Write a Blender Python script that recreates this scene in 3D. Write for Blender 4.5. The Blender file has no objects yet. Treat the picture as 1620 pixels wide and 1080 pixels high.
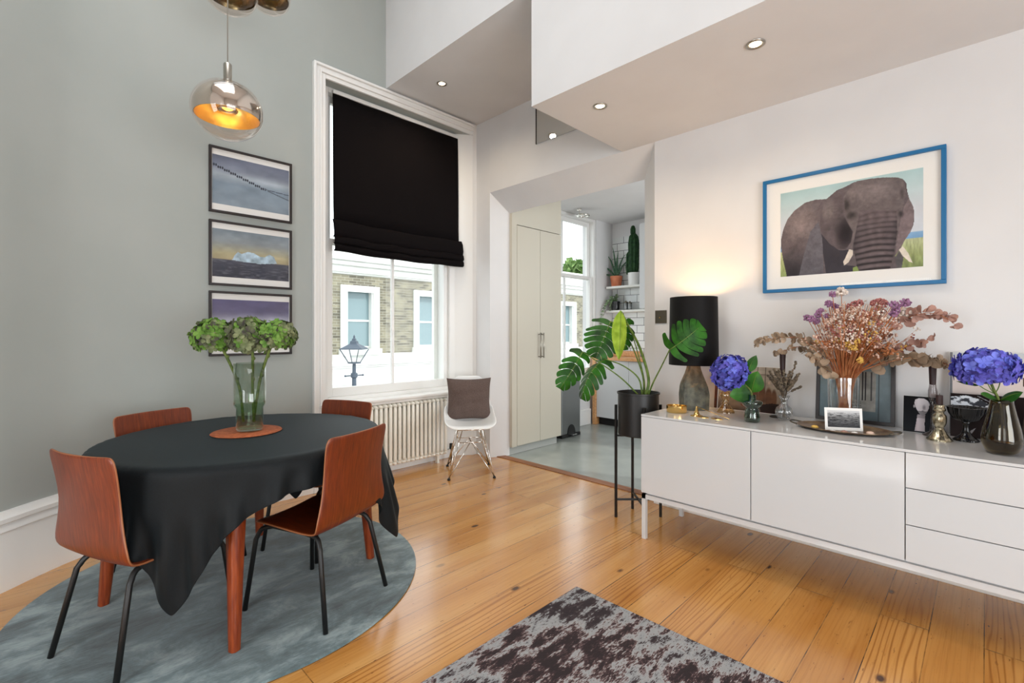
import bpy, bmesh, math, random
import numpy as np
from mathutils import Vector, Matrix
PI = math.pi
random.seed(7)
scn = bpy.context.scene
COL = scn.collection

# ------------------------------------------------------------------ camera
cam_data = bpy.data.cameras.new('camera')
cam_data.sensor_width = 36.0
cam_data.lens = 755.0 / 1620.0 * 36.0
cam_data.shift_y = -13.0 / 1620.0
cam_data.clip_start = 0.05
cam = bpy.data.objects.new('camera', cam_data)
COL.objects.link(cam)
cam.location = (0, 0, 1.25)
cam.rotation_euler = (PI / 2, 0, math.radians(44.8 - 90.0))
scn.camera = cam

# ------------------------------------------------------------------ view
scn.view_settings.view_transform = 'Standard'
scn.view_settings.look = 'None'
scn.view_settings.exposure = 0.06
scn.view_settings.gamma = 1.0
scn.cycles.use_denoising = True
scn.cycles.max_bounces = 8
scn.cycles.transparent_max_bounces = 24
scn.cycles.caustics_reflective = False
scn.cycles.caustics_refractive = False
scn.cycles.sample_clamp_indirect = 4.0

# ------------------------------------------------------------------ world, sun, fill lights
world = bpy.data.worlds.new('sky')
scn.world = world
world.use_nodes = True
wn = world.node_tree
wn.nodes.clear()
wo = wn.nodes.new('ShaderNodeOutputWorld')
bg = wn.nodes.new('ShaderNodeBackground')
bg.inputs[0].default_value = (0.90, 0.96, 1.0, 1)
bg.inputs[1].default_value = 2.4
wn.links.new(bg.outputs[0], wo.inputs[0])

def light(name, kind, loc, energy, color=(1, 1, 1), rot=(0, 0, 0), **kw):
    d = bpy.data.lights.new(name, kind)
    d.energy = energy
    d.color = color
    for k, v in kw.items():
        setattr(d, k, v)
    o = bpy.data.objects.new(name, d)
    COL.objects.link(o)
    o.location = loc
    o.rotation_euler = rot
    return o

sun = light('sun', 'SUN', (0, 0, 20), 1.5, (1.0, 0.97, 0.92), angle=0.02)
sun.rotation_euler = Vector((-0.25, 0.8, -0.6)).to_track_quat('-Z', 'Y').to_euler()
# fill lights added at unseen openings behind the camera, in the kitchen and overhead
light('fill_light_west', 'AREA', (-1.86, 1.0, 1.12), 42, (0.93, 0.97, 1.0), (0, -PI / 2, 0), shape='RECTANGLE', size=1.8, size_y=1.1)
light('fill_light_west', 'AREA', (-1.86, -1.2, 1.12), 7, (0.93, 0.97, 1.0), (0, -PI / 2, 0), shape='RECTANGLE', size=1.8, size_y=1.1)
light('fill_light_south', 'AREA', (0.3, -2.86, 1.12), 100, (0.94, 0.975, 1.0), (PI / 2, 0, 0), shape='RECTANGLE', size=2.6, size_y=1.8)
light('fill_light_kitchen', 'AREA', (4.75, 0.46, 1.55), 36, (0.95, 0.98, 1.0), (PI / 2, 0, 0), shape='RECTANGLE', size=1.1, size_y=1.5)  # added to brighten the kitchen from out of view
light('fill_light_ceiling', 'AREA', (0.4, 1.9, 4.69), 44, (0.95, 0.98, 1.0), (0, 0, 0), shape='RECTANGLE', size=1.4, size_y=2.2)  # added fill just below the closed ceiling, no opening above it
# the two street windows let the sky in (portals only guide the sampling of the sky)
for nm, x, y, z, sx, sz in (('street_window_portal', 2.36, 4.13, 1.98, 1.25, 2.5), ('kitchen_window_portal', 4.95, 4.21, 1.78, 1.3, 2.2)):
    o = light(nm, 'AREA', (x, y, z), 1, (1, 1, 1), (-PI / 2, 0, 0), shape='RECTANGLE', size=sx, size_y=sz)
    o.data.cycles.is_portal = True

# ------------------------------------------------------------------ materials
def lin(c):
    return tuple((x / 255 / 12.92 if x / 255 <= 0.04045 else ((x / 255 + 0.055) / 1.055) ** 2.4) for x in c)

def mat(name, rgb=(200, 200, 200), rough=0.5, metal=0.0, lincol=None, **kw):
    m = bpy.data.materials.new(name)
    m.use_nodes = True
    b = m.node_tree.nodes['Principled BSDF']
    c = lincol or lin(rgb)
    b.inputs['Base Color'].default_value = (*c, 1)
    b.inputs['Roughness'].default_value = rough
    b.inputs['Metallic'].default_value = metal
    for k, v in kw.items():
        b.inputs[k.replace('_', ' ')].default_value = v
    return m

class NT:
    """small helper to wire nodes"""
    def __init__(s, m):
        s.m = m; s.t = m.node_tree; s.b = s.t.nodes.get('Principled BSDF')
    def n(s, kind, **kw):
        x = s.t.nodes.new('ShaderNode' + kind)
        for k, v in kw.items():
            if k.startswith('_'):
                setattr(x, k[1:], v)
            else:
                x.inputs[k].default_value = v
        return x
    def l(s, a, b):
        s.t.links.new(a, b)
    def coord(s, scale=(1, 1, 1), loc=(0, 0, 0), kind='Object'):
        tc = s.n('TexCoord'); mp = s.n('Mapping')
        mp.inputs['Scale'].default_value = scale; mp.inputs['Location'].default_value = loc
        s.l(tc.outputs[kind], mp.inputs[0])
        return mp.outputs[0]
    def ramp(s, fac, stops):
        r = s.n('ValToRGB'); e = r.color_ramp.elements
        while len(e) < len(stops):
            e.new(0.5)
        for i, (p, c) in enumerate(stops):
            e[i].position = p; e[i].color = (*c, 1)
        s.l(fac, r.inputs[0])
        return r.outputs[0]
    def mix(s, fac, a, b, mode='MIX'):
        x = s.n('Mix', _data_type='RGBA', _blend_type=mode)
        for i, v in ((0, fac), (6, a), (7, b)):
            if hasattr(v, 'is_linked') or hasattr(v, 'links'):
                s.l(v, x.inputs[i])
            else:
                x.inputs[i].default_value = v if i == 0 else (*v, 1)
        return x.outputs[2]
    def bump(s, h, strength=0.2, dist=0.01):
        x = s.n('Bump'); x.inputs['Strength'].default_value = strength; x.inputs['Distance'].default_value = dist
        s.l(h, x.inputs['Height']); s.l(x.outputs[0], s.b.inputs['Normal'])

def noisy(name, a, b, scale=8, rough=0.6, stretch=(1, 1, 1), bump=0.0, metal=0.0, detail=4, lo=0.35, hi=0.65, **kw):
    m = mat(name, a, rough, metal, **kw)
    t = NT(m)
    nz = t.n('TexNoise', Scale=scale, Detail=detail)
    t.l(t.coord(stretch), nz.inputs['Vector'])
    t.l(t.ramp(nz.outputs[0], [(lo, lin(a)), (hi, lin(b))]), t.b.inputs['Base Color'])
    if bump:
        t.bump(nz.outputs[0], bump)
    return m

def glass(name, tint=(0.95, 0.97, 0.96), refl=1.0, rough=0.0, amount=1.0):
    m = bpy.data.materials.new(name); m.use_nodes = True
    t = m.node_tree; t.nodes.clear()
    o = t.nodes.new('ShaderNodeOutputMaterial'); mx = t.nodes.new('ShaderNodeMixShader')
    tr = t.nodes.new('ShaderNodeBsdfTransparent'); gl = t.nodes.new('ShaderNodeBsdfGlossy')
    lw = t.nodes.new('ShaderNodeLayerWeight'); lw.inputs[0].default_value = 0.5
    pw = t.nodes.new('ShaderNodeMath'); pw.operation = 'POWER'; pw.inputs[1].default_value = 4.0
    fr = t.nodes.new('ShaderNodeMath'); fr.operation = 'MULTIPLY_ADD'; fr.inputs[1].default_value = 0.92 * amount; fr.inputs[2].default_value = 0.05 * amount
    t.links.new(lw.outputs['Facing'], pw.inputs[0]); t.links.new(pw.outputs[0], fr.inputs[0])
    tr.inputs[0].default_value = (*tint, 1); gl.inputs['Roughness'].default_value = rough
    gl.inputs[0].default_value = (refl, refl, refl, 1)
    t.links.new(fr.outputs[0], mx.inputs[0]); t.links.new(tr.outputs[0], mx.inputs[1]); t.links.new(gl.outputs[0], mx.inputs[2])
    t.links.new(mx.outputs[0], o.inputs[0])
    return m

M = {}
M['white_wall'] = noisy('white_wall_paint', (214, 213, 213), (218, 217, 217), 3, 0.75)
M['grey_wall'] = noisy('grey_wall_paint', (160, 165, 161), (165, 169, 165), 2, 0.7)
M['trim'] = mat('white_gloss_trim', (232, 231, 228), 0.35)
M['lacquer'] = mat('white_lacquer', (206, 207, 208), 0.12, Coat_Weight=0.4, Coat_Roughness=0.05)
M['cream'] = mat('pale_cupboard_paint', (196, 190, 175), 0.45)
M['seam'] = mat('dark_seam', (60, 60, 58), 0.8)
M['radiator'] = mat('cream_radiator_enamel', (240, 237, 226), 0.35)
M['black_fabric'] = noisy('black_blind_fabric', (11, 8, 9), (16, 11, 12), 40, 0.9, (1, 1, 8), 0.1, Specular_IOR_Level=0.1)
M['black_metal'] = mat('black_powder_coat', (18, 18, 18), 0.45)
M['steel'] = mat('brushed_steel', (190, 190, 188), 0.3, 1.0)
M['chrome'] = mat('chrome', (225, 222, 216), 0.08, 1.0)
M['nickel'] = mat('satin_nickel', (170, 165, 155), 0.3, 1.0)
M['brass'] = mat('polished_brass', (218, 184, 116), 0.2, 1.0)
M['bronze'] = mat('dark_bronze', (98, 92, 80), 0.4, 0.8)
M['kplinth'] = mat('grey_plinth', (168, 170, 166), 0.5)
M['mirror'] = mat('mirror_glass', (225, 228, 226), 0.02, 1.0)
M['mercury'] = noisy('speckled_mercury_glass', (214, 205, 178), (120, 110, 88), 70, 0.16, (1, 1, 1), 0.2, 0.9)
M['shell_plastic'] = mat('white_moulded_plastic', (238, 238, 236), 0.3)
M['rubber'] = mat('black_rubber', (12, 12, 12), 0.7)
M['white_ceramic'] = mat('white_ceramic', (232, 232, 230), 0.35)
M['terracotta'] = noisy('terracotta', (186, 104, 70), (205, 132, 98), 12, 0.85)
M['slate'] = noisy('grey_slate_stone', (66, 68, 62), (112, 112, 98), 22, 0.65, (1, 1, 1), 0.8, detail=9)
M['shade_out'] = mat('black_lampshade_paper', (10, 8, 8), 0.6, Specular_IOR_Level=0.2)
M['shade_in'] = mat('gold_shade_lining', (210, 160, 80), 0.4, 0.3)
M['paper'] = mat('white_mount_paper', (232, 230, 226), 0.8)
M['frame_black'] = noisy('black_stained_frame', (26, 19, 18), (38, 26, 25), 20, 0.45)
M['frame_blue'] = mat('bright_blue_painted_frame', (6, 100, 152), 0.4)
M['frame_brown'] = noisy('brown_wood_frame', (60, 30, 16), (84, 44, 24), 30, 0.4)
M['steel_bin'] = mat('brushed_bin_steel', (140, 142, 142), 0.35, 0.85)
M['candle'] = mat('dark_brown_candle_wax', (48, 26, 26), 0.5)
M['black_glass'] = mat('black_pressed_glass', (14, 14, 15), 0.12)
M['soil'] = noisy('dark_soil', (30, 22, 16), (48, 36, 26), 60, 0.95)
M['cork'] = noisy('woven_orange_mat', (188, 104, 62), (152, 78, 42), 60, 0.85, (1, 1, 1), 0.4)
M['worktop'] = noisy('oiled_wood_worktop', (196, 138, 84), (222, 170, 118), 6, 0.4, (1, 12, 12))
M['lead'] = mat('lead_grey_paint', (70, 80, 92), 0.5)
M['bulb'] = None

def emis(name, rgb, s):
    m = bpy.data.materials.new(name); m.use_nodes = True
    b = m.node_tree.nodes['Principled BSDF']
    b.inputs['Base Color'].default_value = (*lin(rgb), 1)
    b.inputs['Emission Color'].default_value = (*lin(rgb), 1)
    b.inputs['Emission Strength'].default_value = s
    return m
M['bulb'] = emis('warm_bulb', (255, 196, 110), 14)
M['lens'] = emis('downlight_lens', (255, 232, 200), 9)

M['pane'] = glass('window_glass', (0.98, 0.99, 0.985), 0.9, 0.0, 0.1)
M['picture_glass'] = glass('low_reflection_picture_glass', (0.98, 0.98, 0.98), 0.9, 0.0, 0.22)
M['print_glass'] = glass('picture_glass', (0.97, 0.97, 0.97), 0.9, 0.0, 0.8)
M['clear'] = glass('clear_glass', (0.93, 0.945, 0.945), 1.0, 0.02, 1.8)
M['amber_clear'] = glass('warm_clear_glass', (0.93, 0.80, 0.56), 1.0, 0.03, 1.8)
M['green_glass'] = glass('grey_green_glass', (0.84, 0.885, 0.84))
M['dark_green_glass'] = glass('dark_green_glass', (0.48, 0.62, 0.56), 1.0, 0.0, 1.5)
M['amber_glass'] = glass('olive_amber_glass', (0.54, 0.46, 0.26))
M['smoke_glass'] = glass('smoky_glass', (0.62, 0.58, 0.58))
M['water'] = glass('vase_water', (0.86, 0.92, 0.86))
M['amber_water'] = glass('olive_water', (0.62, 0.55, 0.3))
M['globe_glass'] = glass('pale_rose_globe_glass', (0.96, 0.90, 0.86))
M['grey_beaded'] = mat('grey_beaded_glass', (120, 112, 106), 0.2, 0.3)

def brush_leaf(name, a, b, rough=0.4, scale=14):
    m = noisy(name, a, b, scale, rough, (1, 1, 1), 0.1, detail=3, Specular_IOR_Level=0.25)
    return m
M['monstera'] = brush_leaf('deep_green_leaf', (18, 56, 10), (44, 104, 20), 0.45)
M['monstera_light'] = brush_leaf('bright_green_leaf', (120, 150, 36), (158, 186, 66), 0.4, 20)
M['petiole'] = brush_leaf('green_leaf_stalk', (72, 98, 40), (110, 134, 60), 0.4, 30)
M['leaf_green'] = brush_leaf('mid_green_leaf', (30, 74, 22), (64, 122, 38), 0.4)
M['aloe'] = brush_leaf('aloe_leaf', (40, 74, 52), (78, 112, 84), 0.4, 40)
M['cactus'] = brush_leaf('cactus_skin', (20, 48, 26), (44, 80, 44), 0.6, 30)
M['ivy'] = brush_leaf('variegated_leaf', (64, 104, 60), (180, 200, 160), 0.5, 60)
M['hyd_green_a'] = brush_leaf('green_petal', (78, 118, 40), (118, 152, 70), 0.6, 30)
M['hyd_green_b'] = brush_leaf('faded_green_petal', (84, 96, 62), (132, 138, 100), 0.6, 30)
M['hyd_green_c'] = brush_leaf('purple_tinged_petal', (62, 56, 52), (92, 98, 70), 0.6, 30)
M['hyd_blue_a'] = brush_leaf('blue_petal', (88, 98, 196), (118, 128, 220), 0.6, 30)
M['hyd_blue_b'] = brush_leaf('violet_blue_petal', (78, 74, 170), (104, 100, 200), 0.6, 30)
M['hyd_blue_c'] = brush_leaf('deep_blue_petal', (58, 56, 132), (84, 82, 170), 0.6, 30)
M['hyd_stem'] = brush_leaf('woody_green_stem', (70, 88, 40), (110, 124, 60), 0.6, 40)
M['dry_stem'] = noisy('dried_rust_stem', (160, 84, 44), (196, 132, 84), 30, 0.8)
M['dry_pale'] = noisy('dried_pale_blossom', (226, 202, 186), (200, 160, 140), 60, 0.9)
M['dry_white'] = noisy('dried_white_blossom', (232, 222, 214), (206, 190, 176), 60, 0.9)
M['dry_yellow'] = noisy('dried_straw_yellow_blossom', (222, 184, 96), (196, 150, 70), 60, 0.9)
M['dry_purple'] = noisy('dried_purple_globe', (168, 124, 164), (126, 86, 112), 80, 0.9)
M['dry_red'] = noisy('dried_rose_spray', (150, 86, 84), (176, 118, 112), 80, 0.9)
M['eucalyptus'] = noisy('dried_eucalyptus_leaf', (142, 122, 100), (176, 152, 128), 16, 0.75)
M['eucalyptus_pink'] = noisy('dried_pinkish_leaf', (150, 112, 100), (182, 142, 128), 16, 0.75)
M['lavender'] = noisy('dried_lavender', (66, 56, 46), (112, 98, 80), 60, 0.9)
M['facade_white'] = noisy('facade_stucco', (238, 238, 234), (228, 228, 222), 2, 0.9)
M['street_glass'] = mat('dark_street_window_glass', (128, 148, 152), 0.1)
M['foliage'] = noisy('tree_foliage', (70, 104, 50), (136, 160, 96), 3, 0.9)
M['asphalt'] = mat('street_ground', (120, 120, 118), 0.9)

def wood_ply():
    m = mat('red_brown_plywood', (130, 58, 24), 0.42, Coat_Weight=0.1, Coat_Roughness=0.25)
    t = NT(m)
    nz = t.n('TexNoise', Scale=9, Detail=8, Roughness=0.65)
    t.l(t.coord((14, 1.5, 1.0)), nz.inputs['Vector'])
    t.l(t.ramp(nz.outputs[0], [(0.3, lin((84, 30, 7))), (0.55, lin((118, 46, 11))), (0.75, lin((140, 64, 20)))]), t.b.inputs['Base Color'])
    return m
M['ply'] = wood_ply()
M['ply_edge'] = mat('pale_plywood_edge', (150, 92, 56), 0.5)
M['teak'] = noisy('red_teak_table_leg', (112, 40, 12), (148, 66, 26), 8, 0.35, (10, 10, 1))

def wood_floor():
    m = mat('varnished_pine_boards', (190, 135, 75), 0.3)
    t = NT(m)
    co = t.coord()
    br = t.n('TexBrick', _offset=0.37, _offset_frequency=2)
    for k, v in {'Scale': 1.0, 'Brick Width': 3.1, 'Row Height': 0.165, 'Mortar Size': 0.0021, 'Mortar Smooth': 0.4, 'Bias': 0.0}.items():
        br.inputs[k].default_value = v
    br.inputs['Color1'].default_value = (0, 0, 0, 1); br.inputs['Color2'].default_value = (1, 1, 1, 1); br.inputs['Mortar'].default_value = (0.5, 0.5, 0.5, 1)
    t.l(co, br.inputs['Vector'])
    off = t.n('VectorMath', _operation='MULTIPLY_ADD')
    off.inputs[1].default_value = (9, 5, 3)
    t.l(br.outputs['Color'], off.inputs[0]); t.l(co, off.inputs[2])
    def mapped(sc):
        mp = t.n('Mapping'); mp.inputs['Scale'].default_value = sc
        t.l(off.outputs[0], mp.inputs[0]); return mp.outputs[0]
    # board-wide cathedral grain
    wv = t.n('TexWave', _wave_type='BANDS', _bands_direction='Y', Scale=6.0, Distortion=16.0, Detail=2.0)
    wv.inputs['Detail Scale'].default_value = 0.55
    t.l(mapped((0.22, 2.4, 1)), wv.inputs['Vector'])
    fine = t.n('TexNoise', Scale=1.0, Detail=6, Roughness=0.7); t.l(mapped((3.0, 110, 1)), fine.inputs['Vector'])
    broad = t.n('TexNoise', Scale=1.0, Detail=3); t.l(mapped((1.1, 5, 1)), broad.inputs['Vector'])
    base = t.ramp(broad.outputs[0], [(0.3, lin((184, 124, 56))), (0.55, lin((206, 150, 82))), (0.8, lin((220, 172, 108)))])
    g = t.ramp(wv.outputs[0], [(0.0, (0.52, 0.40, 0.28)), (0.16, (0.86, 0.80, 0.72)), (0.4, (1, 1, 1)), (1.0, (1.0, 1.0, 1.0))])
    msk = t.ramp(br.outputs['Color'], [(0.5, (0.15, 0.15, 0.15)), (0.8, (0.8, 0.8, 0.8))])
    c = t.mix(msk, base, g, 'MULTIPLY')
    f = t.ramp(fine.outputs[0], [(0.32, (0.72, 0.62, 0.5)), (0.5, (1, 1, 1))])
    c = t.mix(0.55, c, f, 'MULTIPLY')
    tone = t.ramp(br.outputs['Color'], [(0.0, (0.95, 0.93, 0.90)), (1.0, (1.03, 1.02, 1.01))])
    c = t.mix(1.0, c, tone, 'MULTIPLY')
    vo = t.n('TexVoronoi', Scale=1.0); t.l(mapped((3.4, 6.4, 1)), vo.inputs['Vector'])
    k = t.ramp(vo.outputs['Distance'], [(0.055, (1, 1, 1)), (0.12, (0, 0, 0))])
    pick = t.ramp(vo.outputs['Color'], [(0.42, (0, 0, 0)), (0.45, (1, 1, 1))])
    kk = t.mix(1.0, k, pick, 'MULTIPLY')
    c = t.mix(kk, c, lin((70, 34, 12)))
    sc = t.n('TexNoise', Scale=1.0, Detail=5, Roughness=0.8); t.l(mapped((9, 46, 1)), sc.inputs['Vector'])
    c = t.mix(t.ramp(sc.outputs[0], [(0.62, (0, 0, 0)), (0.70, (0.7, 0.7, 0.7))]), c, lin((112, 66, 34)))
    gap = t.n('TexNoise', Scale=1.0, Detail=4, Roughness=0.7); t.l(t.coord((2.6, 9, 1)), gap.inputs['Vector'])
    gm = t.mix(1.0, t.ramp(br.outputs['Fac'], [(0.0, (0, 0, 0)), (1.0, (1, 1, 1))]), t.ramp(gap.outputs[0], [(0.40, (0.3, 0.3, 0.3)), (0.58, (1, 1, 1))]), 'MULTIPLY')
    c = t.mix(gm, c, lin((62, 34, 16)))
    sp = t.n('TexNoise', Scale=1.0, Detail=2, Roughness=0.5); t.l(t.coord((26, 90, 1), (4.2, 1.3, 0)), sp.inputs['Vector'])
    c = t.mix(t.ramp(sp.outputs[0], [(0.71, (0, 0, 0)), (0.75, (0.8, 0.8, 0.8))]), c, lin((78, 42, 18)))
    t.l(c, t.b.inputs['Base Color'])
    t.b.inputs['Roughness'].default_value = 0.24
    t.b.inputs['Coat Weight'].default_value = 0.6
    t.b.inputs['Coat Roughness'].default_value = 0.14
    t.bump(fine.outputs[0], 0.06, 0.004)
    return m
M['floor'] = wood_floor()

def kitchen_floor():
    m = noisy('grey_green_painted_floor', (138, 144, 140), (150, 156, 150), 3, 0.22)
    return m
M['kfloor'] = kitchen_floor()

def tiles():
    m = mat('white_metro_tiles', (226, 228, 226), 0.12)
    t = NT(m)
    tc = t.n('TexCoord'); sp = t.n('SeparateXYZ'); cb = t.n('CombineXYZ')
    t.l(tc.outputs['Object'], sp.inputs[0]); t.l(sp.outputs[1], cb.inputs[0]); t.l(sp.outputs[2], cb.inputs[1])
    br = t.n('TexBrick', _offset=0.5)
    for k, v in {'Scale': 1.0, 'Brick Width': 0.215, 'Row Height': 0.108, 'Mortar Size': 0.0035, 'Mortar Smooth': 0.1}.items():
        br.inputs[k].default_value = v
    br.inputs['Color1'].default_value = (*lin((228, 230, 228)), 1); br.inputs['Color2'].default_value = (*lin((220, 223, 222)), 1); br.inputs['Mortar'].default_value = (*lin((58, 60, 62)), 1)
    t.l(cb.outputs[0], br.inputs['Vector']); t.l(br.outputs['Color'], t.b.inputs['Base Color'])
    return m
M['tiles'] = tiles()

def bricks():
    m = mat('stock_brick', (160, 156, 136), 0.9)
    t = NT(m)
    tc = t.n('TexCoord'); sp = t.n('SeparateXYZ'); cb = t.n('CombineXYZ')
    t.l(tc.outputs['Object'], sp.inputs[0]); t.l(sp.outputs[0], cb.inputs[0]); t.l(sp.outputs[2], cb.inputs[1])
    br = t.n('TexBrick', _offset=0.5)
    for k, v in {'Scale': 1.0, 'Brick Width': 0.26, 'Row Height': 0.085, 'Mortar Size': 0.008, 'Mortar Smooth': 0.3}.items():
        br.inputs[k].default_value = v
    br.inputs['Color1'].default_value = (*lin((150, 144, 124)), 1); br.inputs['Color2'].default_value = (*lin((104, 99, 88)), 1); br.inputs['Mortar'].default_value = (*lin((168, 166, 154)), 1)
    t.l(cb.outputs[0], br.inputs['Vector'])
    nz = t.n('TexNoise', Scale=2.5, Detail=5); t.l(tc.outputs['Object'], nz.inputs['Vector'])
    c = t.mix(0.6, br.outputs['Color'], t.ramp(nz.outputs[0], [(0.3, (0.62, 0.62, 0.6)), (0.7, (1.15, 1.12, 1.05))]), 'MULTIPLY')
    t.l(c, t.b.inputs['Base Color'])
    return m
M['brick'] = bricks()

def round_rug_mat():
    m = mat('blue_grey_viscose_pile', (110, 128, 130), 0.85)
    t = NT(m)
    a = t.n('TexNoise', Scale=3.2, Detail=6, Roughness=0.7, Distortion=0.4); t.l(t.coord((1, 1.6, 1)), a.inputs['Vector'])
    b = t.n('TexNoise', Scale=46, Detail=3); t.l(t.coord((0.5, 3, 1)), b.inputs['Vector'])
    c = t.ramp(a.outputs[0], [(0.36, lin((48, 64, 68))), (0.5, lin((88, 108, 112))), (0.63, lin((138, 154, 156)))])
    c = t.mix(0.45, c, t.ramp(b.outputs[0], [(0.3, (0.7, 0.72, 0.74)), (0.65, (1.1, 1.1, 1.1))]), 'MULTIPLY')
    t.l(c, t.b.inputs['Base Color'])
    t.b.inputs['Sheen Weight'].default_value = 0.35
    t.bump(b.outputs[0], 0.4, 0.004)
    return m
M['round_rug'] = round_rug_mat()

def distressed_rug_mat():
    m = mat('distressed_woven_rug', (140, 140, 140), 0.95)
    t = NT(m)
    a = t.n('TexNoise', Scale=1.0, Detail=7, Roughness=0.72, Distortion=0.0); t.l(t.coord((7, 17, 1)), a.inputs['Vector'])
    big = t.n('TexNoise', Scale=1.0, Detail=2); t.l(t.coord((2.3, 1.9, 1), (3.1, 0.4, 0)), big.inputs['Vector'])
    add = t.n('Math', _operation='MULTIPLY_ADD'); add.inputs[1].default_value = 0.9
    t.l(big.outputs[0], add.inputs[0]); t.l(a.outputs[0], add.inputs[2])
    th = t.n('TexNoise', Scale=1.0, Detail=3); t.l(t.coord((60, 260, 1)), th.inputs['Vector'])
    add2 = t.n('Math', _operation='MULTIPLY_ADD'); add2.inputs[1].default_value = 0.25
    t.l(th.outputs[0], add2.inputs[0]); t.l(add.outputs[0], add2.inputs[2])
    sub = t.n('Math', _operation='SUBTRACT'); sub.inputs[1].default_value = 0.58; t.l(add2.outputs[0], sub.inputs[0])
    c = t.ramp(sub.outputs[0], [(0.36, lin((38, 26, 28))), (0.41, lin((64, 44, 46))), (0.445, lin((120, 96, 94))), (0.465, lin((162, 162, 162))), (0.56, lin((142, 144, 146))), (0.585, lin((66, 52, 54))), (0.66, lin((40, 30, 34)))])
    c = t.mix(0.35, c, t.ramp(th.outputs[0], [(0.3, (0.72, 0.72, 0.72)), (0.7, (1.12, 1.12, 1.12))]), 'MULTIPLY')
    t.l(c, t.b.inputs['Base Color'])
    t.bump(th.outputs[0], 0.4, 0.004)
    return m
M['flat_rug'] = distressed_rug_mat()

def cloth_mat():
    m = mat('dark_teal_black_linen', (15, 24, 28), 0.6, Specular_IOR_Level=0.22)
    t = NT(m)
    b = t.n('TexNoise', Scale=260, Detail=2); t.l(t.coord((1, 0.2, 1)), b.inputs['Vector'])
    t.l(t.ramp(b.outputs[0], [(0.3, lin((6, 9, 11))), (0.7, lin((13, 18, 21)))]), t.b.inputs['Base Color'])
    t.b.inputs['Sheen Weight'].default_value = 0.06
    t.b.inputs['Sheen Tint'].default_value = (0.5, 0.7, 0.8, 1)
    return m
M['tablecloth'] = cloth_mat()
M['cushion'] = noisy('brown_linen_cushion', (84, 68, 62), (98, 82, 76), 120, 0.9, (1, 1, 1), 0.15)

# ------------------------------------------------------------------ mesh building
def V(*a):
    return Vector(a)

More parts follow.
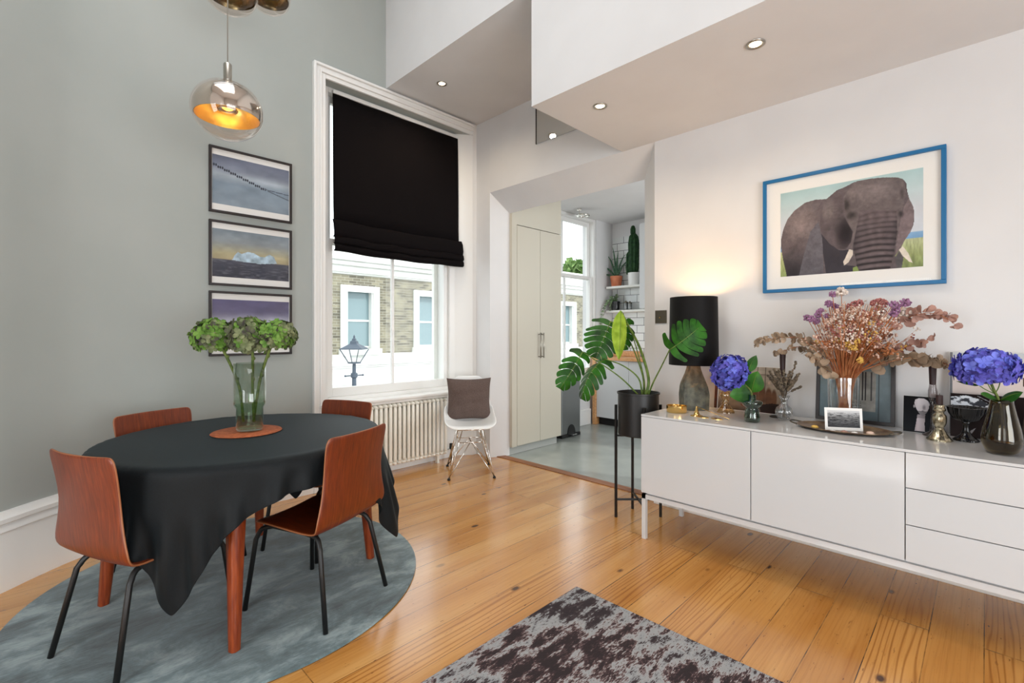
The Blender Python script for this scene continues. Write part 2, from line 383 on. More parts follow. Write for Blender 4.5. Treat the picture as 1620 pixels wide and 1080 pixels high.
class MB:
    def __init__(s):
        s.v = []; s.f = []; s.m = []
    def add(s, vs, fs, m=0):
        o = len(s.v)
        s.v += [tuple(p) for p in vs]
        s.f += [tuple(i + o for i in f) for f in fs]
        s.m += [m] * len(fs)
        return s
    def box(s, x0, x1, y0, y1, z0, z1, m=0):
        x0, x1 = sorted((x0, x1)); y0, y1 = sorted((y0, y1)); z0, z1 = sorted((z0, z1))
        vs = [(x, y, z) for z in (z0, z1) for y in (y0, y1) for x in (x0, x1)]
        return s.add(vs, [(0, 2, 3, 1), (4, 5, 7, 6), (0, 1, 5, 4), (2, 6, 7, 3), (0, 4, 6, 2), (1, 3, 7, 5)], m)
    def obox(s, c, ax, ay, az, h, m=0):
        c = Vector(c); ax, ay, az = (Vector(a).normalized() for a in (ax, ay, az))
        vs = [c + ax * (i * h[0]) + ay * (j * h[1]) + az * (k * h[2]) for k in (-1, 1) for j in (-1, 1) for i in (-1, 1)]
        return s.add(vs, [(0, 2, 3, 1), (4, 5, 7, 6), (0, 1, 5, 4), (2, 6, 7, 3), (0, 4, 6, 2), (1, 3, 7, 5)], m)
    def prism(s, plan, z0, z1, m=0):
        n = len(plan)
        area = sum(plan[i][0] * plan[(i + 1) % n][1] - plan[(i + 1) % n][0] * plan[i][1] for i in range(n))
        if area < 0:
            plan = plan[::-1]
        vs = [(x, y, z0) for x, y in plan] + [(x, y, z1) for x, y in plan]
        fs = [tuple(range(n - 1, -1, -1)), tuple(range(n, 2 * n))] + [(i, (i + 1) % n, (i + 1) % n + n, i + n) for i in range(n)]
        return s.add(vs, fs, m)
    def tube(s, pts, r, n=8, m=0, cap=True):
        pts = [Vector(p) for p in pts]
        rs = list(r) if hasattr(r, '__len__') else [r] * len(pts)
        up = Vector((0, 0, 1)); vs = []; prev = None
        for i, p in enumerate(pts):
            d = (pts[min(i + 1, len(pts) - 1)] - pts[max(i - 1, 0)])
            d = d.normalized() if d.length > 1e-9 else Vector((0, 0, 1))
            if prev is None:
                a = d.cross(up) if abs(d.z) < 0.95 else d.cross(Vector((1, 0, 0)))
            else:
                a = prev - d * prev.dot(d)
            a.normalize(); prev = a; b = d.cross(a)
            for k in range(n):
                t = 2 * PI * k / n
                vs.append(p + (a * math.cos(t) + b * math.sin(t)) * rs[i])
        fs = [(i * n + k, i * n + (k + 1) % n, (i + 1) * n + (k + 1) % n, (i + 1) * n + k) for i in range(len(pts) - 1) for k in range(n)]
        if cap:
            fs += [tuple(range(n - 1, -1, -1)), tuple((len(pts) - 1) * n + k for k in range(n))]
        return s.add(vs, fs, m)
    def lathe(s, prof, c=(0, 0, 0), n=24, m=0, ribs=0, amp=0.0):
        vs = []
        for r, z in prof:
            for k in range(n):
                t = 2 * PI * k / n
                rr = r * (1 + amp * math.cos(ribs * t)) if ribs else r
                vs.append((c[0] + rr * math.cos(t), c[1] + rr * math.sin(t), c[2] + z))
        fs = [(i * n + k, i * n + (k + 1) % n, (i + 1) * n + (k + 1) % n, (i + 1) * n + k) for i in range(len(prof) - 1) for k in range(n)]
        if prof[0][0] > 1e-6:
            fs.append(tuple(range(n - 1, -1, -1))) if getattr(s, 'capb', True) else None
        if prof[-1][0] > 1e-6 and getattr(s, 'capt', True):
            fs.append(tuple((len(prof) - 1) * n + k for k in range(n)))
        return s.add(vs, fs, m)
    def open_lathe(s, prof, c=(0, 0, 0), n=24, m=0, ribs=0, amp=0.0):
        s.capb = s.capt = False
        s.lathe(prof, c, n, m, ribs, amp)
        s.capb = s.capt = True
        return s
    def ball(s, c, r, n=8, m=0, sq=1.0):
        k = max(4, n // 2)
        return s.lathe([(r * math.sin(PI * i / k) if 0 < i < k else 0.0001, -r * sq * math.cos(PI * i / k)) for i in range(k + 1)], c, n, m)
    def grid(s, P, m=0, closed=False):
        h = len(P); w = len(P[0])
        vs = [p for row in P for p in row]
        fs = []
        for i in range(h - 1):
            for j in range(w if closed else w - 1):
                fs.append((i * w + j, i * w + (j + 1) % w, (i + 1) * w + (j + 1) % w, (i + 1) * w + j))
        return s.add(vs, fs, m)
    def build(s, name, mats, parent=None, smooth=False, bevel=0, solid=0, sub=0, angle=None, seg=2, soff=-1):
        if not isinstance(mats, (list, tuple)):
            mats = [mats]
        mats = [M[x] if isinstance(x, str) else x for x in mats]
        vs = np.array(s.v, dtype=float)
        if parent is not None:
            org = np.array(world_loc(parent))
        else:
            lo, hi = vs.min(0), vs.max(0)
            org = np.array([(lo[0] + hi[0]) / 2, (lo[1] + hi[1]) / 2, lo[2]])
        vs = vs - org
        me = bpy.data.meshes.new(name)
        me.from_pydata(vs.tolist(), [], s.f)
        for mm in mats:
            me.materials.append(mm)
        me.polygons.foreach_set('material_index', s.m)
        if smooth:
            me.polygons.foreach_set('use_smooth', [True] * len(me.polygons))
            if angle:
                me.set_sharp_from_angle(angle=math.radians(angle))
        me.update()
        o = bpy.data.objects.new(name, me)
        COL.objects.link(o)
        if parent is not None:
            o.parent = parent
        else:
            o.location = org
        if solid:
            md = o.modifiers.new('thickness', 'SOLIDIFY'); md.thickness = solid; md.offset = soff
            if len(mats) > 1:
                md.material_offset_rim = 1
        if bevel:
            md = o.modifiers.new('bevel', 'BEVEL'); md.width = bevel; md.segments = seg; md.limit_method = 'ANGLE'
        if sub:
            md = o.modifiers.new('subdivision', 'SUBSURF'); md.levels = sub; md.render_levels = sub
        return o

def world_loc(o):
    p = Vector(o.location)
    while o.parent is not None:
        o = o.parent; p += Vector(o.location)
    return p

def tag(o, label=None, cat=None, group=None, kind=None):
    if label: o['label'] = label
    if cat: o['category'] = cat
    if group: o['group'] = group
    if kind: o['kind'] = kind
    return o

def thing(name, label, cat, loc=(0, 0, 0), group=None):
    o = bpy.data.objects.new(name, None)
    COL.objects.link(o)
    o.location = loc
    o.empty_display_size = 0.1
    return tag(o, label, cat, group)

def struct(mb, name, m, **kw):
    return tag(mb.build(name, m, **kw), kind='structure')

def copy_tree(o, parent=None):
    c = o.copy(); COL.objects.link(c); c.parent = parent
    for ch in list(o.children):
        copy_tree(ch, c)
    return c

def arc(p0, p1, p2, n=6):
    """quadratic curve through control p1"""
    p0, p1, p2 = Vector(p0), Vector(p1), Vector(p2)
    return [p0 * (1 - t) ** 2 + p1 * 2 * t * (1 - t) + p2 * t * t for t in [i / n for i in range(n + 1)]]

def smooth_path(pts, n=5):
    """Catmull-Rom"""
    pts = [Vector(p) for p in pts]
    P = [pts[0] * 2 - pts[1]] + pts + [pts[-1] * 2 - pts[-2]]
    out = []
    for i in range(1, len(P) - 2):
        for k in range(n):
            t = k / n
            a, b, c, d = P[i - 1], P[i], P[i + 1], P[i + 2]
            out.append(0.5 * ((2 * b) + (c - a) * t + (2 * a - 5 * b + 4 * c - d) * t * t + (-a + 3 * b - 3 * c + d) * t ** 3))
    out.append(pts[-1])
    return out
# ================================================================== THE ROOM
XR, YW = 3.25, 3.75            # plane of the right wall, plane of the window wall
ZL, ZH, ZT = 2.665, 3.404, 4.7  # low soffit, high soffit, ceiling

struct(MB().box(-1.9, 3.32, -2.9, 3.9, -0.12, 0.0), 'floor', 'floor')
struct(MB().box(3.40, 6.1, 0.4, 3.95, -0.12, -0.002), 'floor_kitchen', 'kfloor')
struct(MB().box(3.32, 3.41, 1.70, 3.60, -0.12, 0.006), 'trim_2', noisy('worn_wood_threshold', (150, 98, 62), (120, 76, 48), 6, 0.5, (14, 1, 1)), bevel=0.002)

# grey window wall: a curved stretch on the left, flat from there to the window recess
curve = [(-1.9, 1.6), (-1.5, 2.1), (-1.0, 2.62), (-0.6, 2.99), (-0.3, 3.23), (-0.106, 3.385), (-0.02, 3.46), (0.07, 3.53), (0.16, 3.59), (0.3, 3.65), (0.5, 3.70), (0.8, 3.735), (1.1, 3.75), (1.64, 3.75)]
cs = [(p.x, p.y) for p in smooth_path([(x, y, 0) for x, y in curve], 4)]
mb = MB()
mb.prism([(-1.9, 4.12)] + cs[::1] + [(1.64, 4.12)], 0, ZT)
o = struct(mb, 'wall_left', 'grey_wall', smooth=True, angle=30)
struct(MB().box(1.64, 3.20, 3.75, 4.12, 3.29, ZT), 'wall_above_window', 'grey_wall')
mb = MB().box(1.64, 3.27, 3.86, 4.12, 0, 0.66)
mb.box(3.03, 3.27, 3.99, 4.12, 0.66, 3.29).box(1.64, 1.70, 3.99, 4.12, 0.66, 3.29)
mb.prism([(3.20, 3.75), (3.27, 3.75), (3.27, 4.0), (3.04, 4.0), (3.04, 3.87)], 0.0, ZT)
struct(mb, 'wall_window_recess', 'trim')

# tall skirting following the grey wall
def offset_path(pts, d):
    out = []
    for i, p in enumerate(pts):
        a = Vector(pts[max(i - 1, 0)]); b = Vector(pts[min(i + 1, len(pts) - 1)])
        t = (b - a).normalized()
        out.append((p[0] + t.y * d, p[1] - t.x * d))
    return out
prof = [(0.0, 0.0), (0.024, 0.0), (0.024, 0.285), (0.03, 0.29), (0.03, 0.30), (0.022, 0.312), (0.022, 0.325), (0.032, 0.332), (0.032, 0.352), (0.02, 0.362), (0.014, 0.383), (0.0, 0.385)]
rows = []
sk = [(p.x, p.y) for p in smooth_path([(x, y, 0) for x, y in curve[:-1] + [(1.555, 3.75)]], 4)]
for d, z in prof:
    rows.append([(x, y, z) for x, y in offset_path(sk, d)])
mb = MB().grid(rows)
mb.f = [f[::-1] for f in mb.f]
struct(mb, 'baseboard_left', 'trim', smooth=True, angle=35)
struct(MB().box(1.64, 3.04, 3.835, 3.86, 0.0, 0.085), 'baseboard_window', 'trim', bevel=0.004)
struct(MB().box(3.225, 3.25, -2.8, 1.735, 0.0, 0.16).box(3.22, 3.25, -2.8, 1.735, 0.16, 0.175), 'baseboard_right', 'trim', bevel=0.003)

# right wall with splayed end, far piece of the same wall, lintel with splayed soffit
struct(MB().prism([(XR, -2.9), (XR, 1.74), (3.45, 1.933), (3.45, -2.9)], 0, ZT), 'wall_right', 'white_wall')
struct(MB().prism([(XR, 3.54), (3.45, 3.462), (3.45, 3.95), (XR, 3.95)], 0, ZT), 'wall_far', 'white_wall')
mb = MB()
y0, y1 = 1.5, 3.5395
mb.add([(XR, y0, ZL), (3.45, y0, 2.476), (3.45, y0, ZT), (XR, y0, ZT), (XR, y1, ZL), (3.45, y1, 2.476), (3.45, y1, ZT), (XR, y1, ZT)],
       [(0, 3, 2, 1), (4, 5, 6, 7), (0, 1, 5, 4), (1, 2, 6, 5), (2, 3, 7, 6), (3, 0, 4, 7)])
struct(mb, 'wall_lintel', 'white_wall')
# the lowered ceilings: low one along the right wall, high one over the window corner
struct(MB().box(2.20, XR + 0.01, -2.9, 2.013, ZL, ZT), 'ceiling_low_bulkhead', 'white_wall')
struct(MB().box(2.20, XR + 0.01, 2.013, 3.76, ZH, ZT), 'ceiling_high_bulkhead', 'white_wall')

# closed ceiling, walls behind the camera with openings added for the fill lights
mb = MB().box(-1.95, 2.3, -2.95, 0.8, ZT, ZT + 0.1).box(-1.95, 2.3, 3.0, 4.12, ZT, ZT + 0.1).box(-1.95, 3.5, 0.8, 3.0, ZT, ZT + 0.1).box(2.2, 3.5, -2.95, 4.12, ZT, ZT + 0.1)
struct(mb, 'ceiling', 'white_wall')
mb = MB()
for a, b in ((-2.9, -1.75), (-0.65, 0.45), (1.55, 3.0)):
    mb.box(-1.9, -1.8, a, b, 0, ZT)
for a, b in ((-1.75, -0.65), (0.45, 1.55)):
    mb.box(-1.9, -1.8, a, b, 0, 0.2).box(-1.9, -1.8, a, b, 2.05, ZT)
struct(mb, 'wall_west', 'white_wall')
mb = MB().box(-1.9, -1.0, -2.9, -2.8, 0, ZT).box(1.6, 3.3, -2.9, -2.8, 0, ZT).box(-1.0, 1.6, -2.9, -2.8, 0, 0.2).box(-1.0, 1.6, -2.9, -2.8, 2.05, ZT)
struct(mb, 'wall_south', 'white_wall')

# kitchen shell
mb = MB()
KX0, KX1, KZ0 = 4.30, 5.62, 0.66
mb.box(3.45, KX0, 3.9, 4.14, 0, 2.95).box(KX1, 6.1, 3.9, 4.14, 0, 2.95).box(KX0, KX1, 3.9, 4.14, 0, KZ0)
struct(mb, 'wall_kitchen_window', 'white_wall')
struct(MB().box(6.02, 6.12, 0.4, 4.0, 0, 2.95), 'wall_kitchen_far', 'white_wall')
struct(MB().box(3.45, 4.2, 0.4, 0.5, 0, 2.95).box(5.3, 6.1, 0.4, 0.5, 0, 2.95).box(4.2, 5.3, 0.4, 0.5, 0, 0.8).box(4.2, 5.3, 0.4, 0.5, 2.3, 2.95), 'wall_kitchen_right', 'white_wall')  # opening added for the kitchen fill light
struct(MB().box(3.45, 6.12, 0.4, 4.2, 2.85, 2.95), 'ceiling_kitchen', 'white_wall')
struct(MB().box(6.008, 6.0195, 0.5, 3.89, 0.93, 2.64), 'wall_kitchen_tiles', 'tiles')
struct(MB().box(4.24, 5.45, 3.875, 3.9, 0.0, 0.19).box(4.24, 5.45, 3.868, 3.9, 0.19, 0.21), 'baseboard_kitchen', 'trim', bevel=0.002)

# ---------------------------------------------------------------- windows
def sash_window(name, x0, x1, z0, z1, y, bl, br, meet, gx=None):
    """box frame x0..x1; bl, br = widths of the left and right boxes"""
    w = thing(name, None, None, ((x0 + x1) / 2, y, z0))
    w['kind'] = 'structure'
    MB().box(x0, x0 + bl, y, y + 0.13, z0, z1).box(x1 - br, x1, y, y + 0.13, z0, z1).box(x0 + bl, x1 - br, y, y + 0.13, z1 - 0.04, z1).box(x0 + bl, x1 - br, y, y + 0.16, z0, z0 + 0.035).build('window_frame', 'trim', w, bevel=0.004)
    a, b = x0 + bl, x1 - br
    gm = gx if gx else (a + b) / 2
    for nm, ya, za, zb, rb, rt in (('lower_sash', y + 0.03, z0 + 0.035, meet + 0.025, 0.075, 0.04), ('upper_sash', y + 0.075, meet - 0.02, z1 - 0.04, 0.04, 0.055)):
        s = MB()
        s.box(a, a + 0.05, ya, ya + 0.04, za, zb).box(b - 0.05, b, ya, ya + 0.04, za, zb)
        s.box(a + 0.05, b - 0.05, ya, ya + 0.04, za, za + rb).box(a + 0.05, b - 0.05, ya, ya + 0.04, zb - rt, zb)
        s.box(gm - 0.013, gm + 0.013, ya + 0.005, ya + 0.035, za + rb, zb - rt)
        so = s.build('sash', 'trim', w, bevel=0.003)
        MB().box(a + 0.05, b - 0.05, ya + 0.018, ya + 0.022, za + rb, zb - rt).build('pane', 'pane', so)
    return w
sash_window('window_1', 1.64, 3.15, 0.68, 3.29, 3.86, 0.09, 0.16, 2.02)
sash_window('window_2', KX0, KX1, KZ0, 2.849, 3.92, 0.08, 0.04, 2.02)
# white masonry reveals outside the two windows
struct(MB().box(2.985, 3.2, 4.12, 4.16, 0.6, 3.4).box(1.6, 1.74, 4.12, 4.16, 0.6, 3.4), 'wall_outer_reveal', 'facade_white')
for nm, yy in (('unseen_window_3', -1.2), ('unseen_window_4', 1.0)):  # unseen windows, placed and sized for the west fill lights
    w = thing(nm, None, None, (-1.85, yy, 0.2)); w['kind'] = 'structure'
    f = MB()
    for s in (-1, 1):
        f.box(-1.88, -1.82, yy + s * 0.55, yy + s * 0.49, 0.2, 2.05)
    f.box(-1.88, -1.82, yy - 0.5, yy + 0.5, 0.2, 0.27).box(-1.88, -1.82, yy - 0.5, yy + 0.5, 1.98, 2.05).box(-1.88, -1.82, yy - 0.5, yy + 0.5, 1.08, 1.13).box(-1.87, -1.83, yy - 0.012, yy + 0.012, 0.25, 2.0)
    f.build('window_frame', 'trim', w)

# casing round the window (top and left mouldings), sill board
mb = MB()
# left upright, stepped profile (outer bead, flat, inner bead)
for oa, ob, d in ((0, 0.02, 0.040), (0.02, 0.052, 0.024), (0.052, 0.066, 0.032), (0.066, 0.10, 0.020)):
    mb.box(1.552 + oa, 1.552 + ob, YW - d, YW + 0.001, 0.0, 3.382 - oa)
    mb.box(1.552 + ob, 3.20, YW - d, YW + 0.001, 3.382 - ob, 3.382 - oa)
struct(mb, 'trim_1', 'trim', bevel=0.004)
struct(MB().box(1.60, 3.12, 3.70, 3.88, 0.655, 0.682).box(1.64, 3.10, 3.72, 3.88, 0.63, 0.655), 'trim_3', 'trim', bevel=0.008)

# ---------------------------------------------------------------- mirror above the kitchen opening
t = thing('wall_mirror', 'frameless mirror panel high on the white wall above the kitchen opening', 'mirror', (XR - 0.01, 2.45, 2.97))
MB().box(XR - 0.012, XR - 0.001, 2.03, 2.90, 2.972, ZH - 0.002).build('glass', 'mirror', t)
MB().box(XR - 0.014, XR - 0.001, 2.90, 2.912, 2.972, ZH - 0.002).build('edge_strip', 'frame_black', t)

# ---------------------------------------------------------------- downlights
def downlight(x, y, z, label, e):
    t = thing('ceiling_downlight', label, 'light', (x, y, z), None)
    MB().open_lathe([(0.044, -0.001), (0.043, -0.006), (0.034, -0.007), (0.030, 0.0)], (x, y, z), 28).build('trim_ring', 'nickel', t, smooth=True)
    MB().lathe([(0.0005, -0.004), (0.024, -0.004), (0.027, -0.001)], (x, y, z), 20).build('lens', 'lens', t)
    light('downlight_glow', 'SPOT', (x, y, z - 0.02), e, (1.0, 0.80, 0.56), (0, 0, 0), spot_size=2.75, spot_blend=0.8, shadow_soft_size=0.03)
downlight(2.495, 1.705, ZL, 'recessed downlight in the low ceiling, nearer the kitchen opening', 16)
downlight(2.495, 0.80, ZL, 'recessed downlight in the low ceiling, above the sideboard', 16)
downlight(2.495, 3.33, ZH, 'recessed downlight in the high soffit beside the window', 21)

# ---------------------------------------------------------------- roman blind
bt = thing('roman_blind', 'black roman blind pulled halfway down the tall sash window', 'blind', (2.41, 3.82, 1.92))
x0, x1 = 1.755, 3.07
P = []
prof = [(3.255, 3.835), (3.1, 3.83), (2.6, 3.822), (2.3, 3.818), (2.17, 3.812)]
nx = 30
for z, y in prof:
    P.append([(x0 + (x1 - x0) * i / nx, y + 0.004 * math.sin(i * 0.7 + z * 3), z) for i in range(nx + 1)])
MB().grid(P).build('blind_fabric', 'black_fabric', bt, smooth=True, solid=0.004, soff=0)
fold = [(2.19, 3.815), (2.185, 3.79), (2.15, 3.775), (2.08, 3.765), (2.045, 3.77), (2.04, 3.79), (2.05, 3.775), (2.035, 3.757), (2.0, 3.752), (1.985, 3.765), (1.99, 3.785), (1.98, 3.765), (1.965, 3.75), (1.935, 3.75), (1.925, 3.77), (1.93, 3.80)]
P = []
for q, (z, y) in enumerate(fold):
    P.append([(x0 - 0.018 + (x1 - x0 + 0.036) * i / nx, y + 0.004 * math.sin(i * 0.9 + q), z - 0.014 * math.sin(PI * i / nx) + 0.014 * (1 - i / nx) * 0 + 0.003 * math.sin(i * 0.6)) for i in range(nx + 1)])
MB().grid(P).build('folded_hem', 'black_fabric', bt, smooth=True, solid=0.004, soff=0)
MB().box(x0, x1, 3.82, 3.855, 3.235, 3.262).build('headrail', 'trim', bt)

# ---------------------------------------------------------------- column radiator
rt = thing('column_radiator', 'cream column radiator under the tall window', 'radiator', (2.3, 3.76, 0))
xs = [1.72 + 0.0465 * i for i in range(25)]
for i, x in enumerate(xs):
    s = MB()
    for y in (3.725, 3.79):
        s.tube([(x, y, 0.10), (x, y, 0.13), (x, y, 0.57), (x, y, 0.60)], [0.012, 0.0165, 0.0165, 0.012], 10)
    s.tube([(x, 3.712, 0.605), (x, 3.76, 0.615), (x, 3.805, 0.605)], [0.013, 0.021, 0.013], 8)
    s.tube([(x, 3.712, 0.098), (x, 3.76, 0.09), (x, 3.805, 0.098)], [0.013, 0.021, 0.013], 8)
    s.tube([(x - 0.0235, 3.757, 0.6), (x + 0.0235, 3.757, 0.6)], 0.014, 8)
    s.tube([(x - 0.0235, 3.757, 0.105), (x + 0.0235, 3.757, 0.105)], 0.014, 8)
    if i == 0:
        so = s.build('radiator_section', 'radiator', rt, smooth=True)
        first = so
    else:
        so = first.copy(); COL.objects.link(so); so.parent = rt
        so.location = (x - xs[0], 0, 0)
MB().tube([(2.86, 3.757, 0.105), (2.93, 3.757, 0.105), (2.93, 3.757, 0.0)], 0.009, 8).build('pipe', 'nickel', rt, smooth=True)
MB().tube([(2.93, 3.757, 0.10), (2.93, 3.757, 0.16)], [0.02, 0.018], 12).build('valve', 'rubber', rt, smooth=True)
for x in (1.80, 2.76):
    MB().box(x - 0.012, x + 0.012, 3.74, 3.775, 0, 0.09).build('foot', 'radiator', rt)

# ---------------------------------------------------------------- outside
sf = MB()
FY = 14.0
ft = thing('terraced_building', 'pale brick and white stucco building across the street', 'building', (12, FY, -4))
W = [(6.645 + 2.62 * k, 7.95 + 2.62 * k) for k in range(-3, 8)]
sf = MB(); prev = -4.0
for a, b in W:
    sf.box(prev, a + 0.2, FY, FY + 0.5, 0.55, 3.07); prev = b - 0.2
    sf.box(a + 0.2, b - 0.2, FY, FY + 0.5, 0.55, 0.75).box(a + 0.2, b - 0.2, FY, FY + 0.5, 2.56, 3.07)
sf.box(prev, 28, FY, FY + 0.5, 0.55, 3.07)
sf.build('brick_wall', 'brick', ft)
MB().box(-4, 28, FY - 0.03, FY + 0.5, -4, 0.55).box(-4, 28, FY - 0.14, FY, 0.24, 0.36).box(-4, 28, FY - 0.09, FY, 0.18, 0.24).box(-4, 28, FY - 0.06, FY, -0.35, -0.28).box(-4, 28, FY - 0.06, FY, 0.5, 0.6).build('stucco_base', 'facade_white', ft, bevel=0.02)
MB().box(-4, 28, FY - 0.05, FY + 0.5, 3.07, 4.1).box(-4, 28, FY - 0.30, FY, 3.32, 3.45).box(-4, 28, FY - 0.42, FY, 3.45, 3.56).box(-4, 28, FY - 0.14, FY, 3.12, 3.32).box(-4, 28, FY - 0.1, FY + 0.5, 4.0, 4.12).build('cornice', 'facade_white', ft, bevel=0.03)
for a, b in W:
    s = MB()
    s.box(a, a + 0.21, FY - 0.07, FY + 0.02, 0.57, 2.74).box(b - 0.21, b, FY - 0.07, FY + 0.02, 0.57, 2.74).box(a + 0.2, b - 0.2, FY - 0.07, FY + 0.02, 2.54, 2.74).box(a - 0.05, b + 0.05, FY - 0.14, FY + 0.02, 0.57, 0.76)
    s.box(a + 0.2, a + 0.25, FY, FY + 0.25, 0.7, 2.6).box(b - 0.25, b - 0.2, FY, FY + 0.25, 0.7, 2.6)
    s.box(a + 0.25, b - 0.25, FY + 0.16, FY + 0.2, 1.62, 1.68).box(a + 0.25, b - 0.25, FY + 0.16, FY + 0.2, 0.75, 0.84)
    wo = s.build('window', 'facade_white', ft)
    MB().box(a + 0.22, b - 0.22, FY + 0.19, FY + 0.21, 0.75, 2.58).build('pane', 'street_glass', wo)
struct(MB().box(-10, 60, 4.5, FY, -4.1, -4.0), 'street_ground', 'asphalt')

lt = thing('street_lamp', 'dark grey lantern street lamp outside the tall window', 'lamp', (4.82, 9.5, -4.0))
lx, ly = 4.82, 9.5
MB().tube([(lx, ly, -4), (lx, ly, -3), (lx, ly, -2.9), (lx, ly, 0.3), (lx, ly, 0.32), (lx, ly, 0.40), (lx, ly, 0.42), (lx, ly, 0.62)], [0.11, 0.09, 0.06, 0.045, 0.07, 0.07, 0.04, 0.035], 12).build('post', 'lead', lt, smooth=True, angle=40)
MB().tube([(lx - 0.2, ly, 0.355), (lx + 0.2, ly, 0.355)], 0.014, 8).ball((lx - 0.2, ly, 0.355), 0.024, 8).ball((lx + 0.2, ly, 0.355), 0.024, 8).build('ladder_bar', 'lead', lt, smooth=True)
s = MB()
for i in (-1, 1):
    for j in (-1, 1):
        s.tube([(lx + i * 0.09, ly + j * 0.09, 0.63), (lx + i * 0.22, ly + j * 0.22, 0.92)], 0.010, 6)
s.box(lx - 0.1, lx + 0.1, ly - 0.1, ly + 0.1, 0.61, 0.64)
s.build('lantern_frame', 'lead', lt)
MB().add([(lx + i * a, ly + j * a, z) for a, z in ((0.09, 0.64), (0.215, 0.915)) for i, j in ((-1, -1), (1, -1), (1, 1), (-1, 1))],
         [(0, 1, 5, 4), (1, 2, 6, 5), (2, 3, 7, 6), (3, 0, 4, 7)]).build('lantern_glass', 'clear', lt)
MB().lathe([(0.32, 0.91), (0.32, 0.93), (0.17, 1.0), (0.10, 1.03), (0.09, 1.08), (0.05, 1.10), (0.05, 1.13), (0.02, 1.15), (0.025, 1.18), (0.001, 1.22)], (lx, ly, 0), 4).build('lantern_roof', 'lead', lt)

tt = thing('street_tree', 'leafy green tree beyond the rooftops seen through the kitchen window', 'tree', (40, 30, -4))
s = MB(); rnd = random.Random(4)
for i in range(900):
    a = rnd.uniform(0, 2 * PI); u = rnd.uniform(-1, 1); rr = rnd.uniform(0.7, 1.0)
    c = Vector((40 + 5.5 * rr * math.cos(a) * math.sqrt(1 - u * u), 30 + 3 * math.sin(a) * math.sqrt(1 - u * u), 5.8 + 3.0 * u * rr))
    d = Vector((rnd.uniform(-1, 1), rnd.uniform(-1, 1), rnd.uniform(-1, 1))).normalized(); e = d.orthogonal().normalized(); g = d.cross(e)
    q = rnd.uniform(0.25, 0.5)
    s.add([c + e * q, c + g * q, c - e * q, c - g * q], [(0, 1, 2, 3)])
s.ball((40, 30, 5.8), 2.8, 10)
s.build('crown', 'foliage', tt)
MB().tube([(40, 30, -4), (40, 30, 4)], [0.4, 0.25], 10).build('trunk', 'frame_brown', tt)
# ================================================================== DINING GROUP
TC = Vector((0.775, 2.63, 0))      # table centre
TR = 0.632                          # table radius

# round rug
o = MB().lathe([(0.0005, 0.0), (0.868, 0.0), (0.873, 0.005), (0.868, 0.011), (0.0005, 0.012)], (0.745, 2.68, 0), 96).build('round_rug', 'round_rug', smooth=True, angle=40)
tag(o, 'round blue-grey pile rug under the dining table', 'rug')
RZ = 0.012
o = MB().box(0.1, 1.885, -1.2, 1.425, 0.0, 0.009).build('patterned_rug', 'flat_rug')
tag(o, 'distressed grey and plum rectangular rug in the foreground', 'rug')

t = thing('dining_table', 'round dining table with tapered red-brown wooden legs under a black cloth', 'table', (TC.x, TC.y, RZ))
MB().lathe([(0.0005, 0.712), (0.60, 0.712), (TR - 0.012, 0.720), (TR - 0.012, 0.730), (TR - 0.03, 0.738), (0.0005, 0.738)], (TC.x, TC.y, 0), 64).build('tabletop', 'teak', t, smooth=True, angle=40)
MB().open_lathe([(0.52, 0.65), (0.53, 0.65), (0.53, 0.712), (0.52, 0.712), (0.52, 0.65)], (TC.x, TC.y, 0), 48).build('apron', 'teak', t)
LEG = [(0.559, 2.084), (1.32, 2.412), (0.987, 3.165), (0.231, 2.86)]
for i, (x, y) in enumerate(LEG):
    c = Vector((x, y, 0)); top = c + (TC - c) * 0.10
    a = math.radians(22.5)
    ax = Vector((math.cos(a), math.sin(a), 0)); ay = Vector((-ax.y, ax.x, 0))
    P = []
    for z, h in ((RZ, 0.019), (0.3, 0.026), (0.55, 0.034), (0.712, 0.036)):
        f = z / 0.712; q = c + (top - c) * f
        ring = []
        for k in range(12):
            th = 2 * PI * k / 12
            sq = 1.0 / (abs(math.cos(th)) ** 4 + abs(math.sin(th)) ** 4) ** 0.25
            ring.append(tuple(q + ax * (h * sq * math.cos(th)) + ay * (h * sq * math.sin(th)) + Vector((0, 0, z))))
        P.append(ring)
    mb = MB().grid(P, closed=True)
    mb.add(P[0], [tuple(range(11, -1, -1))]).add(P[-1], [tuple(range(12))])
    mb.build('leg', 'teak', t, smooth=True, angle=50)

chair_spots = [((0.337, 2.435), 22.7), ((0.950, 2.217), 113.6), ((0.566, 3.075), 291.6), ((1.222, 2.833), 202.7)]
chair_frames = [(x, y, math.cos(math.radians(a - 90)), math.sin(math.radians(a - 90))) for (x, y), a in chair_spots]
